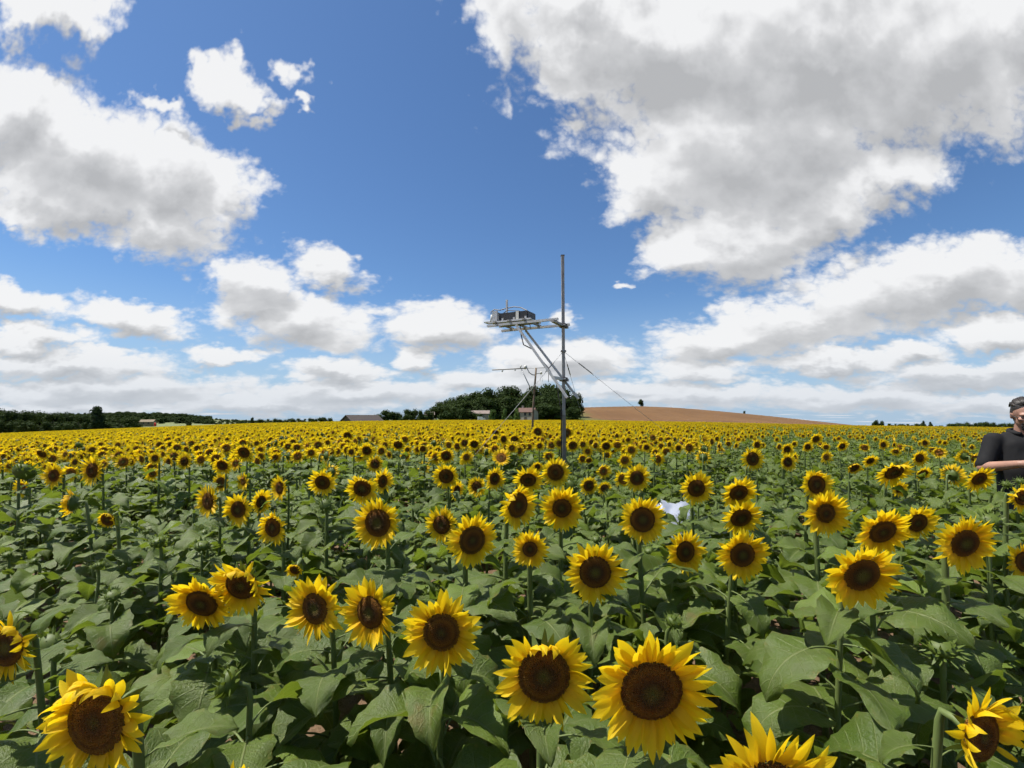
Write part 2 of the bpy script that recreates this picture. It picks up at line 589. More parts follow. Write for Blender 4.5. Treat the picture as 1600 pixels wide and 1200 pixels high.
def build_plant_materials():
    # leaf: st = (across, along); pale midrib and side veins, dull green with a hairy sheen
    m, k = material('leaf')
    uv = k.node('ShaderNodeUVMap', uv_map='st').outputs[0]
    s_, t_, _ = k.sep(uv)
    s = k.math('ABSOLUTE', k.math('MULTIPLY_ADD', s_, 2.0, -1.0))
    rib = k.smooth(s, 0.055, 0.015)
    ph = k.math('FRACT', k.math('MULTIPLY_ADD', s, -1.5, k.math('MULTIPLY', t_, 6.5)))
    side = k.math('MULTIPLY', k.smooth(k.math('ABSOLUTE', k.math('SUBTRACT', ph, 0.5)), 0.07, 0.02), k.smooth(s, 1.0, 0.5))
    vein = k.math('MAXIMUM', rib, k.math('MULTIPLY', side, 0.55))
    rnd = k.node('ShaderNodeObjectInfo').outputs['Random']
    tc = k.node('ShaderNodeTexCoord').outputs['Object']
    n = k.noise(k.vmath('ADD', tc, k.comb(k.math('MULTIPLY', rnd, 37.0), 0, 0)), 3.0, 5, 0.6)
    base = k.mix(rnd, (0.058, 0.098, 0.010), (0.108, 0.156, 0.020))
    base = k.mix(k.smooth(n, 0.35, 0.72), base, (0.088, 0.120, 0.026))
    old = k.math('MULTIPLY', k.smooth(k.noise(k.vmath('ADD', tc, k.comb(0, k.math('MULTIPLY', rnd, 91.0), 0)), 1.3, 4, 0.65), 0.60, 0.72), k.smooth(rnd, 0.35, 0.8))
    base = k.mix(k.math('MULTIPLY', old, 0.7), base, (0.15, 0.12, 0.03))
    base = k.mix(k.smooth(rnd, 0.86, 0.97, 0.0, 0.75), base, (0.130, 0.190, 0.026))
    rim = k.math('MULTIPLY', k.smooth(s, 0.72, 1.0), k.smooth(k.noise(uv, 7.0, 4, 0.7), 0.50, 0.66))
    base = k.mix(k.math('MULTIPLY', rim, 0.75), base, (0.190, 0.150, 0.035))
    col = k.mix(k.math('MULTIPLY', vein, 0.8), base, (0.18, 0.21, 0.075))
    h = k.math('MULTIPLY_ADD', vein, 0.5, k.noise(uv, 26.0, 3, 0.6))
    nr = bump(k, h, 0.6, 0.008)
    tcol = k.mix(0.5, col, (0.28, 0.38, 0.022))
    finish(k, leafy(k, col, 0.34, tcol, 0.48, nr, 0.40))
    M['leaf'] = m
    # petal
    m, k = material('petal')
    uv = k.node('ShaderNodeUVMap', uv_map='st').outputs[0]
    s_, t_, _ = k.sep(uv)
    rnd = k.node('ShaderNodeObjectInfo').outputs['Random']
    streak = k.noise(k.comb(k.math('MULTIPLY', s_, 9.0), k.math('MULTIPLY', t_, 0.8), k.math('MULTIPLY', rnd, 9.0)), 1.0, 3, 0.5)
    c = k.ramp(t_, [(0.0, (0.64, 0.29, 0.004)), (0.3, (0.83, 0.54, 0.006)), (1.0, (0.88, 0.64, 0.014))])
    c = k.mix(k.smooth(streak, 0.42, 0.75, 0.0, 0.35), c, (0.75, 0.46, 0.004))
    nr = bump(k, streak, 0.4, 0.003)
    finish(k, leafy(k, c, 0.50, k.mix(0.5, c, (0.96, 0.74, 0.014)), 0.6, nr, 0.3))
    M['petal'] = m
    # disc: rad runs from the middle (0) to the rim (1)
    m, k = material('disc')
    rad = k.node('ShaderNodeAttribute', attribute_name='rad').outputs['Fac']
    tc = k.node('ShaderNodeTexCoord').outputs['Object']
    rnd = k.node('ShaderNodeObjectInfo').outputs['Random']
    jit = k.noise(tc, 26.0, 3, 0.7)
    r2 = k.math('MULTIPLY_ADD', k.math('SUBTRACT', jit, 0.5), 0.20, rad)
    r2 = k.math('ADD', r2, k.math('MULTIPLY_ADD', rnd, 0.3, -0.15))
    c = k.ramp(r2, [(0.0, (0.200, 0.170, 0.026)), (0.20, (0.165, 0.115, 0.020)), (0.38, (0.125, 0.058, 0.011)),
                    (0.60, (0.230, 0.088, 0.011)), (0.78, (0.340, 0.145, 0.014)), (0.92, (0.180, 0.076, 0.011)), (1.0, (0.32, 0.150, 0.014))])
    sp = k.node('ShaderNodeTexVoronoi')
    k.put(sp.inputs['Vector'], tc)
    sp.inputs['Scale'].default_value = 17.0
    c = k.mix(k.smooth(sp.outputs['Distance'], 0.30, 0.10, 0.0, 0.55), c, (0.30, 0.125, 0.014))
    nr = bump(k, sp.outputs['Distance'], 0.8, 0.05)
    finish(k, principled(k, c, 0.85, 0.0, 0.25, nr))
    M['disc'] = m
    # stems and the green back of the heads
    m, k = material('stem')
    tc = k.node('ShaderNodeTexCoord').outputs['Object']
    n = k.noise(k.vmath('MULTIPLY', tc, (60, 60, 8)), 1.0, 4, 0.6)
    c = k.mix(n, (0.075, 0.110, 0.025), (0.140, 0.175, 0.055))
    finish(k, principled(k, c, 0.6, 0.0, 0.4, bump(k, n, 0.3, 0.004)))
    M['stem'] = m
    m, k = material('bract')
    tc = k.node('ShaderNodeTexCoord').outputs['Object']
    n = k.noise(tc, 9.0, 4, 0.6)
    c = k.mix(n, (0.060, 0.095, 0.012), (0.110, 0.150, 0.022))
    finish(k, leafy(k, c, 0.22, (0.20, 0.27, 0.025, 1.0), 0.55))
    M['bract'] = m


build_plant_materials()


# ------------------------------------------------------------------ terrain
FIELD_END = 140.0
_EU = [-700, -200, 0, 200, 400, 560, 700, 900, 1100, 1330, 1600, 1900, 2400]
_EV = [684, 681, 677, 669, 661.5, 658, 656.5, 656.5, 659.5, 664.5, 668, 670, 672]


def ground_z(x, y):
    if y <= 0.01:
        return 0.0
    u = min(max(800 + F_PX * x / y, -700), 2400)
    e = float(np.interp(u, _EU, _EV))
    slope = (e - 650.0) / F_PX - 0.50 / FIELD_END
    z = -slope * y
    # beyond the crest of the field the land falls away, a little less in the middle
    if y > 165.0:
        z -= (y - 165.0) * (0.006 - 0.008 * max(0.0, 1 - abs(u - 760) / 400.0))
    return z


def build_ground():
    m, k = material('soil')
    tc = k.node('ShaderNodeTexCoord').outputs['Object']
    n1 = k.noise(tc, 2.2, 6, 0.6)
    n2 = k.noise(tc, 22.0, 6, 0.7)
    c = k.mix(k.smooth(n1, 0.3, 0.7), (0.150, 0.094, 0.054), (0.220, 0.145, 0.088))
    c = k.mix(k.smooth(n2, 0.35, 0.75, 0.0, 0.6), c, (0.105, 0.066, 0.038))
    x, y, z = k.sep(tc)
    # past the sunflowers: mown meadow and stubble
    big = k.noise(tc, 0.012, 4, 0.6)
    land = k.mix(k.smooth(big, 0.42, 0.58), (0.095, 0.135, 0.040), (0.250, 0.190, 0.085))
    land = k.mix(k.smooth(n1, 0.3, 0.8, 0.0, 0.4), land, (0.07, 0.10, 0.03))
    c = k.mix(k.smooth(y, 146.0, 150.0), c, land)
    hgt = k.math('ADD', n2, k.math('MULTIPLY', n1, 1.5))
    finish(k, principled(k, c, 0.95, 0.0, 0.2, bump(k, hgt, 0.8, 0.05)))
    rng = np.random.default_rng(4)
    xs = np.concatenate([-np.geomspace(14, 4000, 40)[::-1], np.linspace(-13.2, 13.2, 89), np.geomspace(14, 4000, 40)])
    ys = np.concatenate([[-4000, -800, -200, -60, -20, -8, -3], np.linspace(-1, 16, 70), np.geomspace(17, 5000, 60)])
    g = Geo()
    vv = []
    for yy in ys:
        for xx in xs:
            zz = ground_z(xx, yy)
            if abs(xx) < 13 and -1 < yy < 16:
                zz += float(rng.normal(0, 0.016)) - 0.01
            else:
                zz -= 0.01
            vv.append((xx, yy, zz))
    nx = len(xs)
    ff = [(j * nx + i, j * nx + i + 1, (j + 1) * nx + i + 1, (j + 1) * nx + i) for j in range(len(ys) - 1) for i in range(nx - 1)]
    g.add(vv, ff)
    o = g.obj('ground', m)
    tag(o, kind='structure')


build_ground()


def build_hill():
    """the harvested brown field on the rise at the right"""
    m, k = material('stubble')
    tc = k.node('ShaderNodeTexCoord').outputs['Object']
    n = k.noise(tc, 0.03, 6, 0.65)
    rows = k.noise(k.vmath('MULTIPLY', tc, (0.9, 0.02, 0.2)), 1.0, 3, 0.6)
    c = k.mix(k.smooth(n, 0.3, 0.7), (0.122, 0.064, 0.027), (0.168, 0.092, 0.040))
    c = k.mix(k.smooth(rows, 0.4, 0.65, 0.0, 0.6), c, (0.100, 0.056, 0.025))
    x, y, z = k.sep(tc)
    edge = k.math('ADD', x, k.math('MULTIPLY_ADD', n, 30.0, -15.0))
    c = k.mix(k.smooth(edge, 44.0, 30.0), c, (0.085, 0.125, 0.035))
    finish(k, principled(k, c, 0.95, 0.0, 0.15, bump(k, rows, 0.5, 0.4)))
    uu = [560, 660, 740, 800, 860, 905, 960, 1000, 1050, 1100, 1150, 1200, 1265, 1330, 1400, 1480, 1560]
    vv_ = [662, 657, 648, 642, 638.5, 637, 635.6, 635, 636.8, 640.5, 645, 650, 657, 664, 669, 674, 678]
    us = np.linspace(560, 1560, 81)
    ds = np.linspace(170, 700, 54)
    g = Geo()
    vv = []
    for d in ds:
        for u in us:
            xr = (u - 800) / F_PX
            ridge = CAM_Z + (650 - float(np.interp(u, uu, vv_))) / F_PX * 350.0
            x = xr * min(d, 350 + (d - 350) * 0.6)
            gz = ground_z(x, d) - 0.4
            t = min(max((d - 175.0) / 175.0, 0), 1)
            t = t * t * (3 - 2 * t)
            z = gz + (max(ridge, gz - 1.0) - gz) * t
            if d > 350:
                z -= (d - 350) * 0.012 + ((d - 350) / 350) ** 2 * 5
            vv.append((x, d, z))
    n = len(us)
    g.add(vv, [(j * n + i, j * n + i + 1, (j + 1) * n + i + 1, (j + 1) * n + i) for j in range(len(ds) - 1) for i in range(n - 1)])
    tag(g.obj('hill', m), kind='structure')


build_hill()


# ------------------------------------------------------------------ sunflower pieces
def leaf_geo(seed, nu=4, nv=10, petiole=True, psides=5):
    """a heart shaped leaf of length 1 with its stalk; starts at the origin, grows along +X, droops"""
    rg = random.Random(seed)
    g = Geo()
    fold = rg.uniform(0.05, 0.6)
    droop = rg.uniform(0.5, 2.0)
    start = rg.uniform(0.15, 0.5)
    wid = rg.uniform(0.38, 0.47)
    ripple = rg.uniform(0.025, 0.075)
    twist = rg.uniform(-0.25, 0.25)
    ph = rg.uniform(0, 6)
    plen = rg.uniform(0.42, 0.62)
    pr = rg.uniform(0.75, 1.0)                      # how steeply the stalk rises
    p0 = Vector((0, 0, 0))
    pts = []
    n = 4
    for i in range(n + 1):
        t = i / n
        a = pr * (1 - t) + start * t
        pts.append(p0.copy())
        p0 = p0 + Vector((math.cos(a), 0, math.sin(a))) * (plen / n)
    base = pts[-1]
    if petiole:
        g.tube(pts, [0.022, 0.018, 0.016, 0.015, 0.014], psides, 1, cap=False)
    # midrib curve
    mid, tan = [base.copy()], []
    a = start
    p = base.copy()
    for j in range(nv + 1):
        t = j / nv
        ang = start - droop * (t ** 1.25)
        tan.append(ang)
        if j < nv:
            p = p + Vector((math.cos(ang), 0, math.sin(ang))) / nv
            mid.append(p.copy())
    vv, st = [], []
    for j in range(nv + 1):
        t = j / nv
        w = wid * (math.sin(math.pi * min(max(t * 0.94 + 0.055, 0), 1) ** 0.58) ** 0.85) * (1 - 0.12 * t)
        if j == nv:
            w = 0.006
        for i in range(-nu, nu + 1):
            s = i / nu
            ww = w * s
            if abs(i) == nu and 0 < j < nv:
                ww *= 1.0 + (0.05 if j % 2 else -0.045) + rg.uniform(-0.02, 0.02)
            back = -0.20 * (abs(s) ** 1.6) * (1 - t) ** 2.5 * 1.0      # lobes reach behind the stalk
            ang = tan[j]
            cx, cz = math.cos(ang), math.sin(ang)
            lift = abs(ww) * math.tan(fold) - (abs(s) ** 3) * 0.05 + ripple * math.sin(ph + t * 13 + (2 if s > 0 else 0)) * abs(s) ** 2 + twist * ww * t
            lift += 0.016 * math.sin((t * 6.5 - abs(s) * 1.5) * 6.283) * math.sin(math.pi * min(abs(s), 1)) + 0.022 * math.sin(ph * 3 + 7 * t + 5 * s) * abs(s)
            x = mid[j].x + cx * back - cz * lift
            z = mid[j].z + cz * back + cx * lift
            vv.append((x, ww, z))
            st.append((0.5 + 0.5 * s, t))
    c = 2 * nu + 1
    ff = [(j * c + i, j * c + i + 1, (j + 1) * c + i + 1, (j + 1) * c + i)[::-1] for j in range(nv) for i in range(c - 1)]
    g.add(vv, ff, 0, st)
    return g


def petal_geo(seed, bend, nu=2, nv=6, wid=0.165):
    """a ray petal of length 1 along +X, its face towards +Z; bend is how far it curls forward"""
    rg = random.Random(seed)
    g = Geo()
    crease = rg.uniform(0.10, 0.35)
    side = rg.uniform(-0.25, 0.25)
    tw = rg.uniform(-0.7, 0.7)
    wid *= rg.uniform(0.85, 1.2)
    p = Vector((0, 0, 0))
    vv, st = [], []
    for j in range(nv + 1):
        t = j / nv
        w = wid * (math.sin(math.pi * (0.10 + 0.90 * t) ** 0.82) ** 0.75) if j < nv else 0.004
        ang = bend * t ** 1.4
        for i in range(-nu, nu + 1):
            s = i / nu
            ww = w * s
            lift = abs(ww) * crease + tw * ww * t
            vv.append((p.x - math.sin(ang) * lift, ww + side * t * t * 0.5, p.z + math.cos(ang) * lift))
            st.append((0.5 + 0.5 * s, t))
        p = p + Vector((math.cos(ang), 0, math.sin(ang))) / nv
    c = 2 * nu + 1
    ff = [(j * c + i, j * c + i + 1, (j + 1) * c + i + 1, (j + 1) * c + i)[::-1] for j in range(nv) for i in range(c - 1)]
    g.add(vv, ff, 0, st)
    return g


def disc_geo(florets, rings=6, sides=26, seed=0, notch=0.0):
    rg = random.Random(seed)
    g = Geo()
    prof, att = [], []

    def zz(r):
        return 0.20 * (1 - r * r) - 0.13 * math.exp(-(r / 0.28) ** 2)
    for j in range(rings + 1):
        r = 0.02 + 0.98 * j / rings
        prof.append((r, zz(r)))
        att.append(r)
    prof.append((1.0, -0.12))
    att.append(1.0)
    g.lathe(prof[::-1], sides, None, 0, att[::-1])
    g.f = [f[::-1] for f in g.f] if False else g.f
    for i in range(florets):
        r = math.sqrt((i + 0.5) / florets) * 0.99
        a = i * 2.399963
        s = 0.85 / math.sqrt(florets) * (0.75 + 0.4 * rg.random())
        if r < 0.3:
            s *= 0.75
        hgt = s * (1.1 if r > 0.35 else 0.7) * (0.6 + 0.8 * rg.random())
        c = Vector((r * math.cos(a), r * math.sin(a), zz(r) - 0.01))
        nrm = Vector((c.x * 0.45, c.y * 0.45, 1)).normalized()
        x = nrm.cross(Vector((math.sin(a), -math.cos(a), 0))).normalized()
        y = nrm.cross(x)
        vv = [c + x * s, c + y * s, c - x * s, c - y * s, c + nrm * hgt]
        g.add(vv, [(0, 1, 4), (1, 2, 4), (2, 3, 4), (3, 0, 4)], 0, None, [r] * 4 + [min(1.0, r + 0.1)])
    return g


def bract_into(g, M4, length, width, bend, nv=3, mat=0):
    p = Vector((0, 0, 0))
    vv = []
    for j in range(nv + 1):
        t = j / nv
        w = width * (1 - t) ** 0.7 if j < nv else 0.002
        if j == 0:
            w = width * 0.75
        ang = bend * t
        vv += [M4 @ Vector((p.x, -w, p.z)), M4 @ Vector((p.x, w, p.z))]
        p = p + Vector((math.cos(ang), 0, math.sin(ang))) * (length / nv)
    g.add(vv, [(2 * j, 2 * j + 1, 2 * j + 3, 2 * j + 2) for j in range(nv)], mat)


def receptacle_geo(rd, seed, bracts=20, sides=14):
    """green back of the head with its ring of pointed bracts; the face looks along +Z"""
    rg = random.Random(seed)
    g = Geo()
    prof = [(0.10 * rd, -0.62 * rd), (0.45 * rd, -0.50 * rd), (0.82 * rd, -0.28 * rd), (1.0 * rd, -0.06 * rd), (0.96 * rd, 0.02 * rd)]
    g.lathe(prof, sides, None, 0)
    for i in range(bracts):
        a = 2 * math.pi * (i + rg.uniform(-.3, .3)) / bracts
        elev = rg.uniform(-0.75, 0.05)
        M4 = Matrix.Rotation(a, 4, 'Z') @ Matrix.Translation((0.86 * rd, 0, -0.14 * rd)) @ Matrix.Rotation(-elev, 4, 'Y')
        bract_into(g, M4, rd * rg.uniform(0.55, 0.85), rd * 0.16, rg.uniform(-0.6, 0.7))
    return g


def bud_geo(seed, n=46):
    """a closed green head of radius about 1: overlapping pointed bracts round a small cup; opens along +Z"""
    rg = random.Random(seed)
    g = Geo()
    g.lathe([(0.12, -0.75), (0.5, -0.62), (0.8, -0.25), (0.82, 0.1), (0.55, 0.32), (0.05, 0.36)], 12, None, 0)
    for i in range(n):
        t = (i + 0.5) / n
        a = i * 2.399963 + rg.uniform(-.2, .2)
        r = 0.85 - 0.5 * max(0, t - 0.35)
        z = -0.45 + 0.72 * t
        elev = -0.5 + 1.6 * t + rg.uniform(-.3, .3)
        M4 = Matrix.Rotation(a, 4, 'Z') @ Matrix.Translation((r * 0.9, 0, z)) @ Matrix.Rotation(-elev, 4, 'Y')
        bract_into(g, M4, rg.uniform(0.5, 0.85), 0.13, rg.uniform(-0.2, 1.3))
    return g


LEAF_HI = [leaf_geo(100 + i, 4, 12) for i in range(18)]
LEAF_MID = [leaf_geo(200 + i, 2, 5, True, 3) for i in range(8)]
LEAF_LOW = [leaf_geo(300 + i, 1, 3, False) for i in range(6)]
PETAL_HI = [petal_geo(10 + i, b, 2, 6) for i, b in enumerate((-0.35, -0.1, 0.1, 0.3, 0.5, 0.75, -0.5, 0.2))]
PETAL_FLOP = [petal_geo(40 + i, b, 2, 7, 0.17) for i, b in enumerate((1.5, 1.9, 2.3, 2.7))]
PETAL_MID = [petal_geo(70 + i, b, 1, 3) for i, b in enumerate((-0.35, 0.0, 0.3, 0.6, 0.15))]
PETAL_MFLOP = [petal_geo(90 + i, b, 1, 4, 0.17) for i, b in enumerate((1.6, 2.1, 2.6))]
PETAL_LOW = [petal_geo(120 + i, b, 1, 1, 0.2) for i, b in enumerate((0.0, 0.2))]
LEAF_HI_ME = [g.mesh('leaf', [M['leaf'], M['stem']]) for g in LEAF_HI]
PETAL_HI_ME = [g.mesh('petal', [M['petal']]) for g in PETAL_HI]
PETAL_FLOP_ME = [g.mesh('petal', [M['petal']]) for g in PETAL_FLOP]
DISC_HI_ME = [disc_geo(620, 6, 30, i).mesh('disc', [M['disc']]) for i in range(2)]
DISC_MID = disc_geo(110, 4, 18, 5)
DISC_MID_ME = DISC_MID.mesh('disc', [M['disc']])
DISC_LOW = disc_geo(0, 2, 9, 6)
BUD_ME = [bud_geo(i).mesh('head', [M['bract']]) for i in range(4)]


def petal_frames(rd, R_, style, rg, count):
    """list of (matrix, bend class) for the petals of a head of disc radius rd and full radius R_"""
    out = []
    flop_dir = math.pi / 2 + rg.uniform(-0.35, 0.35)
    for i in range(count):
        layer = i % 2
        a = 2 * math.pi * (i + rg.uniform(-0.28, 0.28)) / count
        L = (R_ - 0.92 * rd) * rg.uniform(0.76, 1.16)
        elev = (0.06 if layer else 0.28) + rg.uniform(-0.22, 0.26)
        kind = 'n'
        da = abs((a - flop_dir + math.pi) % (2 * math.pi) - math.pi)
        if style == 'heart' and da < 0.42:
            kind, elev, L = 'f', 0.55, L * 0.95
        elif style == 'flop' and da < 1.25 and rg.random() < 0.75:
            kind, elev, L = 'f', rg.uniform(0.3, 0.8), L * rg.uniform(0.8, 1.1)
        elif style == 'torn':
            if 3.4 < a < 5.9 and rg.random() < 0.85:
                continue
            if rg.random() < 0.45:
                kind, elev = 'f', rg.uniform(0.2, 0.7)
        elif style == 'half':
            kind, elev, L = ('f' if rg.random() < 0.5 else 'n'), rg.uniform(0.5, 1.1), L * rg.uniform(0.5, 0.9)
        M4 = (Matrix.Rotation(a, 4, 'Z') @ Matrix.Translation((0.92 * rd, 0, -0.03 * rd + 0.004 * layer))
              @ Matrix.Rotation(-elev, 4, 'Y') @ Matrix.Rotation(rg.uniform(-0.55, 0.55), 4, 'X') @ Matrix.Diagonal((L, max(L, 0.9 * (R_ - rd)) * rg.uniform(0.85, 1.15), L, 1)))
        out.append((M4, kind))
    return out


def petals_geo(ratio, style, seed, count, lib, flop):
    """all the petals of one head of full radius 1 as one mesh"""
    rg = random.Random(seed)
    g = Geo()
    for M4, kind in petal_frames(ratio, 1.0, style, rg, count):
        g.merge(rg.choice(flop if kind == 'f' else lib), M4)
    return g


_PETALS = {}


def petals_mesh(ratio, style, var):
    key = (round(ratio, 2), style, var)
    if key not in _PETALS:
        _PETALS[key] = petals_geo(ratio, style, hash(str(key)) % 1 + var * 7 + int(ratio * 100), 42, PETAL_MID, PETAL_MFLOP).mesh('petals', [M['petal']])
    return _PETALS[key]


_REC = {}


def receptacle_mesh(ratio, var):
    key = (round(ratio, 2), var)
    if key not in _REC:
        _REC[key] = receptacle_geo(ratio, var, 20).mesh('head', [M['bract']])
    return _REC[key]


def face_matrix(n):
    Z = n.normalized()
    Y = Vector((0, 0, 1)) - Z * Z.z
    Y = Y.normalized() if Y.length > 1e-3 else Vector((0, 1, 0))
    X = Y.cross(Z)
    return Matrix((X, Y, Z)).transposed()


def stem_points(base, neck, n, back):
    """stalk from the ground up to the neck of the head, bending over at the top; local to base"""
    end = neck - base
    top = end - n * back
    crook = Vector((top.x, top.y, top.z - 0.02)) - n * 0.015
    pts = []
    a, b = Vector((0, 0, -0.03)), crook
    mid = (a + b) / 2 + Vector(((a.x - b.x) * 0.15, (a.y - b.y) * 0.15 + 0.012, 0))
    for i in range(7):
        t = i / 6
        pts.append(a * (1 - t) ** 2 + mid * 2 * t * (1 - t) + b * t * t)
    pts.append((crook + top) / 2 + Vector((0, 0, 0.018)))
    pts.append((top + end) / 2 + Vector((0, 0, 0.006)))
    pts.append(end)
    return pts


def leaf_frames(pts, height, rg, count, size, top=0.9):
    out = []
    a0 = rg.uniform(0, 6.28)
    for i in range(count):
        t = 0.20 + (top - 0.20) * (i + rg.uniform(0.1, 0.9)) / count
        z = height * t
        p = pts[0]
        for q0, q1 in zip(pts[:7], pts[1:7]):
            if q0.z <= z <= q1.z:
                f = (z - q0.z) / max(q1.z - q0.z, 1e-6)
                p = q0.lerp(q1, f)
                break
        s = size * (0.72 + 0.75 * math.sin(math.pi * min(0.95, 0.15 + 0.75 * (1 - t)))) * rg.uniform(0.8, 1.15)
        if t > 0.75:
            s *= 1.0 - 0.45 * (t - 0.75) / 0.2
        yaw = a0 + i * 2.399963 + rg.uniform(-.4, .4)
        pitch = rg.uniform(-0.12, 0.42) + max(0.0, t - 0.55) * 0.7
        roll = rg.uniform(-0.35, 0.35)
        out.append((p, Euler((roll, pitch, yaw), 'XYZ'), s))
    return out


def build_sunflower(base, head, n, radius, ratio, style, near, seed, label, group, leaves=12, size=0.16, name='sunflower', leaf_top=0.9):
    """one plant: Empty at its foot > stem, leaves, head (> disc, petals)"""
    rg = random.Random(seed)
    root = empty(name, base, label, 'sunflower', group)
    n = n.normalized()
    back = 0.05 if style == 'bud' else 0.62 * radius * ratio
    pts = stem_points(base, head - n * (0.02 if style == 'bud' else back * 0.98), n, 0.035)
    g = Geo()
    hgt = head.z - base.z
    r0 = 0.0108 * (0.7 + 0.4 * hgt) * rg.uniform(0.85, 1.15)
    rad = [r0 * (1.1 - 0.055 * i) for i in range(7)] + [r0 * 0.72, r0 * 0.75, r0 * 0.95]
    g.tube(pts, rad, 7, 0, cap=False)
    g.obj('stem', M['stem'], root)
    for p, e, s in leaf_frames(pts, hgt, rg, leaves, size, leaf_top):
        o = bpy.data.objects.new('leaf', rg.choice(LEAF_HI_ME))
        o.location, o.rotation_euler, o.scale = p, e, (s, s * rg.uniform(0.9, 1.15), s)
        link(o, root)
    Rm = face_matrix(n)
    loc = head - base
    if style == 'bud':
        h = bpy.data.objects.new('head', rg.choice(BUD_ME))
        link(h, root)
        h.matrix_local = Matrix.Translation(loc) @ Rm.to_4x4() @ Matrix.Rotation(rg.uniform(0, 6), 4, 'Z') @ Matrix.Scale(radius, 4)
        return root
    h = bpy.data.objects.new('head', receptacle_mesh(ratio, rg.randrange(3)))
    link(h, root)
    h.matrix_local = Matrix.Translation(loc) @ Rm.to_4x4() @ Matrix.Scale(radius, 4)
    d = bpy.data.objects.new('disc', rg.choice(DISC_HI_ME) if near else DISC_MID_ME)
    link(d, h)
    d.matrix_local = Matrix.Diagonal((ratio * 0.985, ratio * 0.985, ratio * rg.uniform(0.7, 1.1), 1)) @ Matrix.Rotation(rg.uniform(0, 6), 4, 'Z')
    if near:
        for M4, kind in petal_frames(ratio, 1.0, style, rg, rg.randrange(46, 56)):
            o = bpy.data.objects.new('petal', rg.choice(PETAL_FLOP_ME if kind == 'f' else PETAL_HI_ME))
            link(o, h)
            o.matrix_local = M4
    else:
        o = bpy.data.objects.new('petals', petals_mesh(ratio, style, rg.randrange(3)))
        link(o, h)
    return root

